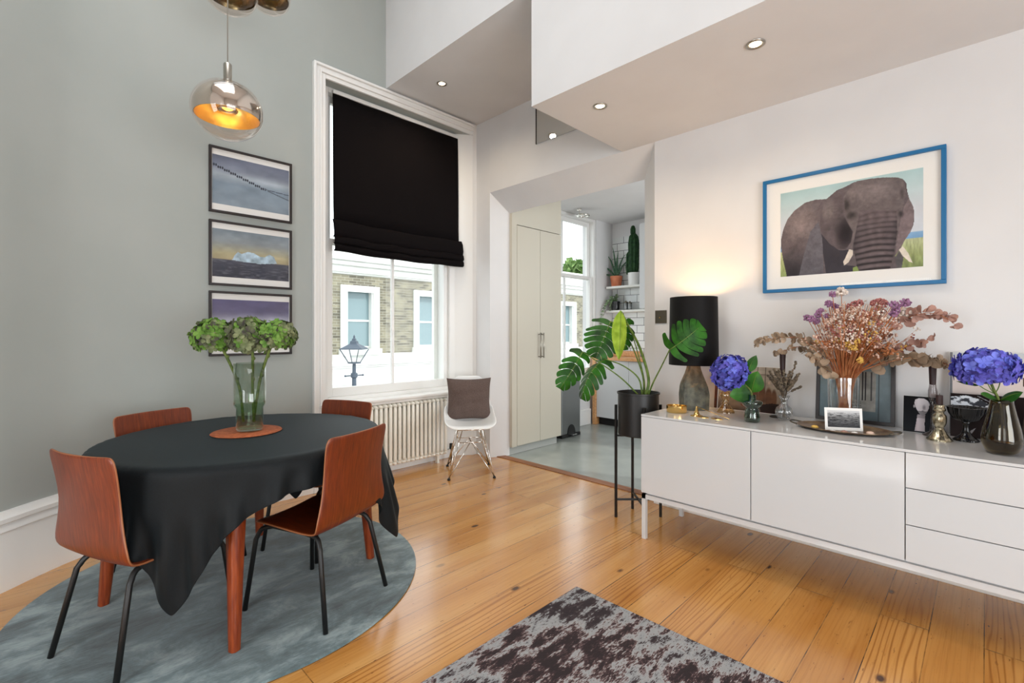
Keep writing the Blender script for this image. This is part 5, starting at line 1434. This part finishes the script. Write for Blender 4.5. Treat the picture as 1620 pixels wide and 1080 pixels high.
# black disc, ribbed vase with dried lavender
o = MB().lathe([(0.0005, 0), (0.040, 0), (0.042, 0.004), (0.038, 0.007), (0.0005, 0.006)], (3.085, 0.868, ZS), 32).build('coaster', 'black_metal', smooth=True, angle=40)
tag(o, 'round black coaster behind the ribbed clear vase', 'coaster')
BX, BY = 3.0, 0.811
t = thing('ribbed_vase', 'clear ribbed round-bellied glass vase with dried lavender', 'vase', (BX, BY, ZS))
MB().open_lathe([(0.001, 0.001), (0.016, 0.001), (0.030, 0.014), (0.041, 0.034), (0.043, 0.05), (0.036, 0.072), (0.020, 0.088), (0.015, 0.098), (0.017, 0.115), (0.030, 0.142), (0.027, 0.141), (0.013, 0.115), (0.011, 0.098), (0.016, 0.087), (0.030, 0.07), (0.036, 0.05), (0.026, 0.018), (0.001, 0.01)], (BX, BY, ZS), 96, 0, 16, 0.06).build('glass', 'clear', t, smooth=True)
rnd = random.Random(5)
lav = None
for i in range(30):
    a = rnd.uniform(0, 2 * PI); sp = rnd.uniform(0.1, 1) ** 0.6
    tip = (BX + 0.035 * sp * math.cos(a), BY + 0.085 * sp * math.sin(a), 1.075 - 0.08 * sp + rnd.uniform(-0.05, 0.04))
    if i == 0: tip = (BX, BY - 0.062, 1.09)
    if i == 1: tip = (BX, BY - 0.085, 0.955)
    
    b = Vector((BX + 0.004 * math.cos(a), BY + 0.006 * math.sin(a), 0.78)); tip = Vector(tip)
    t = thing('lavender_stem', 'tallest dried lavender stem, rising at the right of the ribbed vase' if i == 0 else 'dried lavender stem bending lowest to the right out of the ribbed vase' if i == 1 else 'dried brown lavender stem in the ribbed clear vase', 'dried flower', b, 'dried lavender in the ribbed vase')
    mid = Vector((BX, BY, 0.885)) * 0.55 + tip * 0.45 + Vector((0, 0, 0.01))
    pts = [b, Vector((BX + 0.006 * math.cos(a), BY + 0.008 * math.sin(a), 0.885)), mid, tip]
    MB().tube(smooth_path(pts, 4), 0.0012, 5).build('stalk', 'lavender', t)
    s = MB()
    nb = 12
    for k in range(nb):
        q = mid.lerp(tip, k / (nb - 1)) + Vector((rnd.uniform(-1, 1), rnd.uniform(-1, 1), 0)) * 0.0035
        s.ball(q, rnd.uniform(0.0055, 0.008), 6)
    s.build('flower_spike', 'lavender', t)

# large black frame leaning behind the bouquet
def interior_print():
    c = Canvas(100, 90, 14)
    c.grad([(0, (90, 104, 110)), (0.4, (104, 120, 126)), (1, (120, 134, 138))])
    n = c.noise(8, 8); c.c *= (0.9 + 0.2 * n)[..., None]
    c.put(((c.u > 0.42) & (c.u < 0.80) & (c.v > 0.16) & (c.v < 0.86)).astype(float), (150, 148, 142), 0.7 + 0.5 * n)
    for u in (0.47, 0.53, 0.62, 0.66, 0.74):
        c.put(((abs(c.u - u) < 0.012) & (c.v > 0.34) & (c.v < 0.84)).astype(float), (52, 50, 52))
    c.put(((c.u > 0.44) & (c.u < 0.60) & (c.v > 0.18) & (c.v < 0.32) & (np.sin(c.v * 160) > 0)).astype(float), (84, 84, 84))
    c.put(((abs(c.u - 0.84) < 0.006)).astype(float), (70, 80, 84))
    return c
t = thing('framed_print', 'black-framed dark print leaning on the wall behind the dried bouquet', 'picture', (3.2, 0.52, ZS))
ya, yb, h = 0.700, 0.340, 0.345
ld = Vector((0.035, 0, h)); W_ = ld.normalized(); fwd = Vector((-W_.z, 0, W_.x)) * -1
def lean_bar(y0, y1, s0, s1, m, nm, d0=0.0, d1=0.02, par=None):
    base = Vector((3.192, 0, ZS + 0.002)); nrm = Vector((W_.z, 0, -W_.x))
    vs = [tuple(base + Vector((0, y, 0)) + W_ * s + nrm * d) for s in (s0, s1) for y in (y0, y1) for d in (d0, d1)]
    return MB().add(vs, [(0, 1, 3, 2), (4, 6, 7, 5), (0, 4, 5, 1), (2, 3, 7, 6), (0, 2, 6, 4), (1, 5, 7, 3)])
L = ld.length
s = MB()
for a in (lean_bar(yb, ya, 0, 0.018, None, ''), lean_bar(yb, ya, L - 0.018, L, None, ''), lean_bar(yb, yb + 0.018, 0.018, L - 0.018, None, ''), lean_bar(ya - 0.018, ya, 0.018, L - 0.018, None, '')):
    s.add(a.v, a.f)
s.build('frame', 'frame_black', t, bevel=0.001)
lean_bar(yb + 0.018, ya - 0.018, 0.018, L - 0.018, None, '', 0.008, 0.014).build('backing', 'frame_black', t)
b0 = Vector((3.192, ya - 0.018, ZS + 0.002)) + W_ * 0.018 + Vector((W_.z, 0, -W_.x)) * 0.0075
interior_print().mesh('print', b0, (0, -(ya - yb - 0.036), 0), W_ * (L - 0.036), t, 0.35)

# oval tray with card, shells
TXc, TYc = 2.905, 0.518
t = thing('oval_tray', 'oval patterned brown metal tray with looped handles on the sideboard', 'tray', (TXc, TYc, ZS))
P = []
for f, z in ((0.001, 0.003), (0.80, 0.003), (0.90, 0.006), (1.0, 0.014), (1.0, 0.016), (0.9, 0.009), (0.8, 0.006), (0.001, 0.006)):
    P.append([(TXc + 0.140 * f * math.cos(2 * PI * k / 48) + 0.05 * 0, TYc + 0.205 * f * math.sin(2 * PI * k / 48), ZS + z) for k in range(48)])
M['tray'] = noisy('mottled_brown_tray', (88, 62, 44), (150, 126, 98), 22, 0.3, (1, 1, 1), 0.1, 0.3)
MB().grid(P, closed=True).build('dish', 'tray', t, smooth=True, angle=60)
for sgn in (-1, 1):
    MB().tube(smooth_path([(TXc - 0.045, TYc + sgn * 0.194, ZS + 0.014), (TXc - 0.03, TYc + sgn * 0.225, ZS + 0.02), (TXc, TYc + sgn * 0.234, ZS + 0.022), (TXc + 0.03, TYc + sgn * 0.225, ZS + 0.02), (TXc + 0.045, TYc + sgn * 0.194, ZS + 0.014)], 4), 0.004, 6).build('handle', 'bronze', t, smooth=True)
def sea_card():
    c = Canvas(100, 60, 15)
    c.grad([(0, (60, 60, 62)), (0.6, (126, 126, 126)), (0.85, (186, 186, 186)), (1, (206, 206, 206))])
    w = c.noise(9, 60, 3); c.put((c.v < 0.86) * np.clip((w - 0.48) * 6, 0, 1) * 0.8, (34, 34, 36))
    return c
t = thing('postcard', 'small white-bordered black and white sea card standing on the oval tray', 'card', (2.87, 0.505, ZS))
u = Vector((0.082, -0.145, 0)).normalized(); p0 = Vector((2.822, 0.575, ZS + 0.0065)); W2 = 0.165; H2 = 0.112; nrm = Vector((-u.y, u.x, 0)); up = Vector((0, 0, 1)) + nrm * 0.12
if nrm.x < 0: nrm = -nrm; up = Vector((0, 0, 1)) + nrm * 0.12
up.normalize()
vs = [p0 + u * a + up * b + nrm * d for b in (0, H2) for a in (0, W2) for d in (0, 0.0015)]
MB().add(vs, [(0, 1, 3, 2), (4, 6, 7, 5), (0, 4, 5, 1), (2, 3, 7, 6), (0, 2, 6, 4), (1, 5, 7, 3)]).build('card_sheet', 'paper', t)
sea_card().mesh('print', p0 - nrm * 0.0006 + u * 0.012 + up * 0.016, u * (W2 - 0.024), up * (H2 - 0.028), t)
shells = [(2.84, 0.625, 'pale stone on the tray at the left of the sea card', 0.016, 'dry_yellow'), (2.80, 0.540, 'white shell on the tray in front of the sea card, left', 0.011, 'white_ceramic'),
          (2.79, 0.490, 'pinkish shell on the tray in front of the sea card, middle', 0.015, 'eucalyptus_pink'), (2.80, 0.45, 'white shell on the tray in front of the sea card, right', 0.013, 'white_ceramic'),
          (2.845, 0.395, 'pale shell on the tray to the right of the sea card', 0.016, 'dry_pale')]
for x, y, lab, r, m in shells:
    s = MB(); s.lathe([(0.001, 0), (r, r * 0.15), (r * 1.1, r * 0.4), (r * 0.7, r * 0.8), (0.001, r)], (x, y, ZS + 0.006), 14, 0, 5, 0.08)
    tag(s.build('sea_shell', m, smooth=True), lab, 'shell', 'shells and stones on the oval tray')

# clear vase with the dried bouquet
CX, CY = 3.03, 0.535
CZ = ZS + 0.0165
t = thing('cylinder_vase', 'tall clear glass cylinder vase holding the dried bouquet', 'vase', (CX, CY, CZ))
MB().open_lathe([(0.001, 0.0), (0.066, 0.0), (0.069, 0.003), (0.072, 0.245), (0.069, 0.245), (0.066, 0.008), (0.001, 0.007)], (CX, CY, CZ), 40).build('glass', 'clear', t, smooth=True, angle=50)
base = Vector((CX, CY, CZ + 0.01))
rnd = random.Random(31)
def stem_to(tip, r=0.0013, n=6):
    tip = Vector(tip)
    b = base + Vector((rnd.uniform(-.03, .03), rnd.uniform(-.03, .03), 0))
    rim = Vector((CX + (tip.x - CX) * 0.18, CY + (tip.y - CY) * 0.22, CZ + 0.245))
    rim = Vector((max(CX - .05, min(CX + .05, rim.x)), max(CY - .055, min(CY + .055, rim.y)), rim.z))
    return smooth_path([b, rim, rim.lerp(tip, 0.5) + Vector((0, 0, 0.02)), tip], 3)
# fine filler stems and their tiny blossoms: nobody could count them
s = MB(); bl = {'dry_stem_b': MB(), 'dry_pale': MB(), 'dry_white': MB(), 'dry_yellow': MB(), 'dry_red': MB()}
for i in range(270):
    y = rnd.gauss(0.46, 0.085); y = max(0.25, min(0.70, y))
    zt = rnd.uniform(1.18, 1.41) - 1.3 * (y - 0.47) ** 2
    tip = Vector((min(3.2, max(2.86, 3.03 + rnd.gauss(0, 0.06))), y, zt))
    sp = stem_to(tip)
    s.tube(sp, [0.0016] * 3 + [0.0011] * (len(sp) - 3), 4, cap=False)
    for k in range(3):
        q = sp[-2 - k]; e = q + Vector((rnd.uniform(-.03, .03), rnd.uniform(-.05, .05), rnd.uniform(0.02, 0.06)))
        if e.x > 3.23: e.x = 3.2
        s.tube([q, e], 0.0007, 3, cap=False)
        key = rnd.choices(['dry_pale', 'dry_white', 'dry_yellow', 'dry_red'], (5, 4, 0.25, 1.8))[0]
        if e.z < 1.22: key = rnd.choices(['dry_yellow', 'dry_pale', 'dry_stem_b'], (1, 3, 2))[0]
        for _ in range(6):
            bl[key].ball(e + Vector((rnd.uniform(-1, 1), rnd.uniform(-1, 1), rnd.uniform(-1, 1))) * 0.013, rnd.uniform(0.003, 0.0056), 4)
t = thing('dried_filler_flowers', 'dense spray of fine dried rust-coloured stems and tiny blossoms in the clear vase', 'dried flowers', base)
t['kind'] = 'stuff'
s.build('stems', 'dry_stem', t)
for k, v in bl.items():
    v.build('blossoms', 'dry_stem' if k == 'dry_stem_b' else k, t)
def ordinal(y, ys):
    return ('first', 'second', 'third', 'fourth', 'fifth', 'sixth', 'seventh', 'eighth', 'ninth', 'tenth')[sorted(ys, reverse=True).index(y)]
def cluster(c, r, m, n, name, lab, group):
    t = thing(name, lab, 'dried flower', base, group)
    c = Vector(c)
    sp = stem_to(c); MB().tube(sp, 0.0017, 5).build('stalk', 'dry_stem', t)
    f = MB()
    for _ in range(n):
        d = Vector((rnd.gauss(0, 1), rnd.gauss(0, 1), rnd.gauss(0, 1))).normalized()
        f.ball(c + d * r * rnd.uniform(0.5, 1), r * 0.30, 5)
    f.build('flower_head', m, t)
purple = [(0.651, 1.353), (0.672, 1.326), (0.576, 1.455), (0.601, 1.409), (0.587, 1.408), (0.627, 1.369), (0.61, 1.342), (0.657, 1.315), (0.57, 1.391), (0.70, 1.335), (0.325, 1.391), (0.315, 1.365), (0.296, 1.395), (0.279, 1.401), (0.323, 1.344)]
for i, (y, z) in enumerate(purple):
    left = i < 10
    cluster((3.0 + rnd.uniform(-.03, .03), y, z), rnd.uniform(0.015, 0.021), 'dry_purple', 34, 'globe_amaranth', 'dried purple globe flower, ' + ordinal(y, [q for q, _ in (purple[:10] if left else purple[10:])]) + ' from the left in the ' + ('left' if left else 'right') + ' cluster of the bouquet', 'purple globe flowers, ' + ('left' if left else 'right') + ' side of the bouquet')
RS = ((0.487, 1.404), (0.505, 1.388), (0.466, 1.409), (0.408, 1.407), (0.382, 1.412), (0.365, 1.403))
for y, z in RS:
    cluster((3.03, y, z), 0.018, 'dry_red', 30, 'rose_spray', 'dried dusky rose spray, ' + ordinal(y, [q for q, _ in RS]) + ' from the left along the bouquet top', 'rose sprays at the top of the bouquet')
WS = ((0.389, 1.36), (0.284, 1.350), (0.30, 1.335), (0.441, 1.345), (0.55, 1.47), (0.40, 1.345))
for y, z in WS:
    cluster((3.06, y, z), 0.026, 'dry_white', 46, 'white_spray', 'dried white cloud-like spray, ' + ordinal(y, [q for q, _ in WS]) + ' from the left in the bouquet', 'white sprays in the bouquet')
YS = ((0.502, 1.192), (0.476, 1.176), (0.45, 1.114), (0.463, 1.209))
for y, z in YS:
    cluster((2.95, y, z), 0.016, 'dry_yellow', 30, 'yellow_spray', 'small dried yellow spray low in the bouquet front, ' + ordinal(y, [q for q, _ in YS]) + ' from the left', 'yellow sprays in the bouquet')

def branch(pts, x, m, lab, n, size, drop=False):
    pts = [Vector((x + 0.02 * math.sin(i * 2.0), y, z)) for i, (y, z) in enumerate(pts)]
    sp = smooth_path([base + Vector((0, 0, 0.0)), Vector((CX, CY + (0.03 if pts[0].y > CY else -0.03), CZ + 0.23))] + pts, 6)
    t = thing('eucalyptus_branch', lab, 'dried branch', base, 'dried eucalyptus branches in the bouquet')
    MB().tube(sp, [0.0028 * (1 - 0.6 * k / len(sp)) for k in range(len(sp))], 6).build('branch_stem', 'dry_stem', t, smooth=True)
    s = MB(); m0 = 11
    for k in range(m0, len(sp)):
        p = sp[k]; f = (k - m0) / max(1, len(sp) - m0)
        d0 = (sp[min(k + 1, len(sp) - 1)] - sp[k - 1]).normalized()
        for q in range(n):
            v = (d0 * rnd.uniform(-0.1, 0.7) + Vector((rnd.uniform(-1, 1), rnd.uniform(-.6, .6), rnd.uniform(-1, 1)))).normalized()
            w = v.cross(Vector((rnd.uniform(-1, 1), rnd.uniform(-1, 1), rnd.uniform(-1, 1)))).normalized()
            nn = v.cross(w); L = size * rnd.uniform(0.75, 1.15) * (1 - 0.45 * f)
            c0 = p + v * L * 0.55
            ring = [c0 + (v * math.cos(2 * PI * a / 9) * L * 0.52 + w * math.sin(2 * PI * a / 9) * L * 0.48) + nn * (L * 0.10 * math.cos(4 * PI * a / 9)) for a in range(9)]
            ring = [Vector((min(r_.x, 3.235), r_.y, r_.z)) for r_ in ring]
            c0.x = min(c0.x, 3.235)
            s.add([c0] + ring, [(0, 1 + a, 1 + (a + 1) % 9) for a in range(9)])
    s.build('leaves', m, t, smooth=True)
branch([(0.632, 1.137), (0.722, 1.215), (0.833, 1.225), (0.934, 1.205), (0.986, 1.182)], 3.05, 'eucalyptus', 'dried eucalyptus branch reaching farthest left out of the bouquet', 3, 0.045)
branch([(0.661, 1.084), (0.747, 1.170), (0.833, 1.149), (0.889, 1.125)], 3.10, 'eucalyptus', 'dried eucalyptus branch drooping left above the lavender', 2, 0.04)
branch([(0.60, 1.05), (0.64, 1.10), (0.68, 1.12)], 2.98, 'eucalyptus', 'short dried eucalyptus branch at the left base of the bouquet', 2, 0.05)
branch([(0.395, 1.09), (0.308, 1.128), (0.237, 1.125), (0.168, 1.122), (0.114, 1.092)], 3.03, 'eucalyptus', 'dried eucalyptus branch reaching right towards the blue hydrangea', 2, 0.062)
branch([(0.382, 1.209), (0.284, 1.318), (0.202, 1.346), (0.146, 1.330), (0.095, 1.285)], 3.03, 'eucalyptus_pink', 'pinkish dried eucalyptus branch arching over the top right of the bouquet', 2, 0.052)
branch([(0.385, 1.112), (0.286, 1.179), (0.181, 1.225)], 3.06, 'eucalyptus_pink', 'pinkish dried eucalyptus branch rising to the right between two others', 2, 0.055)

# black and white card with a carved head
def head_card():
    c = Canvas(70, 100, 16)
    c.grad([(0, (34, 38, 42)), (1, (20, 20, 22))])
    n = c.noise(6, 8)
    neck = [(0.36, 0.04), (0.40, 0.25), (0.44, 0.50), (0.68, 0.50), (0.66, 0.25), (0.68, 0.04)]
    c.put(c.poly(neck), (196, 186, 190), np.clip(1.05 - 0.9 * np.abs(c.u - 0.46) - 0.2 * (c.v > 0.4), 0.4, 1.1))
    hd = np.clip(c.poly([(0.34, 0.80), (0.36, 0.90), (0.48, 0.955), (0.64, 0.95), (0.76, 0.89), (0.80, 0.80), (0.78, 0.68), (0.72, 0.56), (0.62, 0.47), (0.52, 0.50), (0.44, 0.60), (0.38, 0.70)]), 0, 1)
    c.put(hd, (206, 200, 204), np.clip(1.05 - 0.55 * np.abs(c.u - 0.46) - 0.35 * (c.v < 0.6), 0.3, 1.1))
    c.put(c.ell(0.64, 0.70, 0.07, 0.10, 0.8) * 0.6, (92, 86, 92))
    c.put(c.ell(0.335, 0.72, 0.035, 0.06, 0.5), (178, 170, 174))
    c.put(c.ell(0.60, 0.60, 0.05, 0.03, 0.9) * 0.7, (78, 72, 78))
    return c
def card(name, lab, y0, y1, x, h, fn, m, lean=0.03, th=0.003, cat='card', gloss=0.85):
    t = thing(name, lab, cat, (x, (y0 + y1) / 2, ZS))
    vs = [(x + l + d, y, ZS + z) for z, l in ((0.0, 0.0), (h, lean)) for y in (y0, y1) for d in (0, th)]
    MB().add(vs, [(0, 1, 3, 2), (4, 6, 7, 5), (0, 4, 5, 1), (2, 3, 7, 6), (0, 2, 6, 4), (1, 5, 7, 3)]).build('board', m, t)
    fn().mesh('print', (x - 0.0006, y0 - 0.001, ZS + 0.001), (0, -(y0 - y1 - 0.002), 0), (lean, 0, h - 0.002), t, gloss)
card('photo_card', 'black card with a pale carved head, leaning left of the silver candlestick', 0.298, 0.172, 3.10, 0.178, head_card, 'paper')
def mountain_card():
    c = Canvas(90, 110, 17)
    c.grad([(0, (44, 34, 34)), (0.3, (36, 28, 28)), (1, (30, 20, 20))])
    n = c.noise(6, 7); r = c.noise(9, 14, 4, 0.7)
    mt = c.poly([(0, 0.58), (0.0, 0.92), (0.22, 0.97), (0.42, 0.90), (0.62, 0.72), (0.72, 0.60), (0.3, 0.55)])
    c.put(mt, (58, 60, 66)); c.put(mt * np.clip((r - 0.48) * 14, 0, 1), (216, 220, 226))
    c.put(((abs(c.v - (1.0 - 0.7 * (c.u - 0.34))) < 0.006) & (c.u > 0.38) & (c.u < 0.8)).astype(float), (170, 170, 176))
    c.put(c.ell(0.66, 0.24, 0.05, 0.05, 0.5), (170, 164, 162)); c.put(c.poly([(0.2, 0.05), (0.25, 0.12), (0.36, 0.24), (0.30, 0.10)]), (150, 146, 146))
    return c
card('photo_card', 'dark mountain photo card leaning behind the black glass bowl', 0.122, -0.125, 3.12, 0.203, mountain_card, 'frame_black')
# pale board leaning on the wall at the right
def pale_board():
    c = Canvas(60, 100, 18)
    c.grad([(0, (200, 190, 184)), (0.7, (214, 200, 194)), (0.86, (206, 204, 200)), (1, (190, 196, 200))])
    c.put(((c.u > 0.86) & (c.v > 0.62) & (c.v < 0.72)).astype(float), (74, 56, 48)); c.put((c.u < 0.03).astype(float), (110, 112, 116))
    return c
card('canvas_board', 'pale pinkish picture board leaning on the wall behind the right blue hydrangea', 0.128, -0.16, 3.175, 0.40, pale_board, 'paper', 0.055, 0.01, 'picture', 0.7)

# silver candlestick and its candle; tall dark glass candlestick
c = (2.95, 0.152, ZS)
stick('silver_candlestick', 'speckled silver mercury-glass candlestick in front of the carved head card', c,
      [(0.001, 0.0), (0.045, 0.0), (0.046, 0.004), (0.042, 0.010), (0.036, 0.018), (0.026, 0.034), (0.018, 0.05), (0.0155, 0.06), (0.020, 0.068), (0.024, 0.08), (0.026, 0.10), (0.024, 0.115), (0.016, 0.125), (0.016, 0.132), (0.022, 0.138), (0.022, 0.146), (0.018, 0.150), (0.020, 0.160), (0.018, 0.164), (0.001, 0.164)], 'mercury', ribs=12, amp=0.03)
t = thing('candle', 'short dark brown candle in the silver candlestick', 'candle', (2.95, 0.152, ZS + 0.164))
MB().lathe([(0.001, 0), (0.0125, 0), (0.0125, 0.042), (0.010, 0.044), (0.001, 0.043)], (2.95, 0.152, ZS + 0.1645), 20).build('wax', 'candle', t, smooth=True, angle=40)
MB().tube([(2.95, 0.152, ZS + 0.205), (2.951, 0.151, ZS + 0.216)], 0.001, 5).build('wick', 'rubber', t)
for cx_, cy_, wh, wc in ((3.06, 0.182, 'behind the silver one', 'near the silver candlestick'), (3.12, 0.850, 'behind the dried lavender', 'behind the dried lavender')):
  c = (cx_, cy_, ZS)
  stick('glass_candlestick', 'smoky clear glass candlestick ' + wh, c,
      [(0.001, 0.0), (0.038, 0.0), (0.038, 0.005), (0.012, 0.02), (0.008, 0.05), (0.008, 0.14), (0.012, 0.155), (0.008, 0.165), (0.017, 0.185), (0.018, 0.215), (0.014, 0.235), (0.014, 0.245), (0.001, 0.245)], 'smoke_glass')
  t = thing('candle', 'tall dark brown candle in the smoky glass candlestick ' + wc, 'candle', (cx_, cy_, ZS + 0.24))
  MB().lathe([(0.001, 0.246), (0.0125, 0.246), (0.0165, 0.37), (0.014, 0.375), (0.001, 0.374)], c, 20).build('wax', 'candle', t, smooth=True, angle=40)
  MB().tube([(cx_, cy_, ZS + 0.374), (cx_ + 0.001, cy_, ZS + 0.386)], 0.001, 5).build('wick', 'rubber', t)

# black pressed glass footed bowl
t = thing('footed_bowl', 'black pressed-glass footed bowl beside the olive glass vase', 'bowl', (3.02, 0.065, ZS))
c = (3.02, 0.065, ZS)
MB().lathe([(0.001, 0.0), (0.044, 0.0), (0.046, 0.004), (0.036, 0.014), (0.018, 0.03), (0.012, 0.05), (0.011, 0.078), (0.02, 0.09)], c, 48, 0, 16, 0.04).build('foot', 'black_glass', t, smooth=True)
MB().open_lathe([(0.001, 0.086), (0.024, 0.088), (0.046, 0.100), (0.060, 0.125), (0.066, 0.152), (0.069, 0.155), (0.063, 0.155), (0.056, 0.128), (0.04, 0.105), (0.001, 0.096)], c, 96, 0, 32, 0.025).build('bowl', 'black_glass', t, smooth=True)

# olive vase with blue hydrangea
OX, OY = 2.80, -0.046
t = thing('glass_vase', 'olive brown teardrop glass vase with a blue hydrangea at the right end', 'vase', (OX, OY, ZS))
MB().open_lathe([(0.001, 0.002), (0.038, 0.002), (0.052, 0.015), (0.061, 0.04), (0.063, 0.065), (0.057, 0.105), (0.046, 0.155), (0.037, 0.200), (0.034, 0.222), (0.032, 0.222), (0.035, 0.20), (0.044, 0.155), (0.055, 0.105), (0.060, 0.065), (0.058, 0.04), (0.048, 0.018), (0.001, 0.010)], (OX, OY, ZS), 48).build('glass', 'amber_glass', t, smooth=True)
MB().lathe([(0.001, 0.012), (0.046, 0.020), (0.056, 0.042), (0.0585, 0.065), (0.0535, 0.105), (0.049, 0.125), (0.001, 0.125)], (OX, OY, ZS), 36).build('water', 'amber_water', t, smooth=True, angle=40)
t = thing('hydrangea_stem', 'broad blue hydrangea in the olive vase at the right edge', 'flower', (OX, OY, ZS + 0.02))
rnd = random.Random(77)
mb = MB(); flower_head(mb, (2.83, 0.0, 1.098), 0.104, 190, (5, 4, 2), 0.74, 0.28, rnd, low=-0.55)
mb.build('flower_head', ['hyd_blue_a', 'hyd_blue_b', 'hyd_blue_c'], t)
MB().tube(smooth_path([(OX + 0.01, OY - 0.01, ZS + 0.02), (OX, OY + 0.004, 0.95), (2.815, -0.022, 1.02), (2.83, -0.002, 1.08)], 5), 0.005, 7).build('stem', 'hyd_stem', t, smooth=True)
for yy in (0.03, -0.03, 0.0):
    MB().tube(arc((2.812, -0.025, 1.0), (2.81, yy - 0.01, 1.02), (2.81, yy * 1.4, 1.06), 5), 0.002, 5).build('stalk', 'petiole', t)
broad_leaf('leaf', (2.805, -0.038, 0.975), (2.755, 0.015, 1.0), (0.5, 0.5, 0.5), 'leaf_green', t, 0.8, 0.25)
broad_leaf('leaf', (2.805, -0.042, 0.975), (2.79, -0.105, 1.015), (0.8, 0.1, 0.5), 'leaf_green', t, 0.85, 0.25)
broad_leaf('leaf', (2.83, 0.02, 1.03), (2.80, 0.09, 1.045), (0.8, 0.1, 0.2), 'leaf_green', t, 0.5)

# beaded grey glass vase cut by the right edge
t = thing('beaded_vase', 'beaded grey glass vase half cut off by the right edge', 'vase', (3.03, -0.165, ZS))
MB().open_lathe([(0.001, 0), (0.03, 0), (0.045, 0.02), (0.05, 0.08), (0.044, 0.15), (0.03, 0.2), (0.032, 0.24), (0.028, 0.24), (0.026, 0.2), (0.04, 0.15), (0.046, 0.08), (0.001, 0.01)], (3.03, -0.165, ZS), 64, 0, 24, 0.05).build('glass', 'grey_beaded', t, smooth=True)
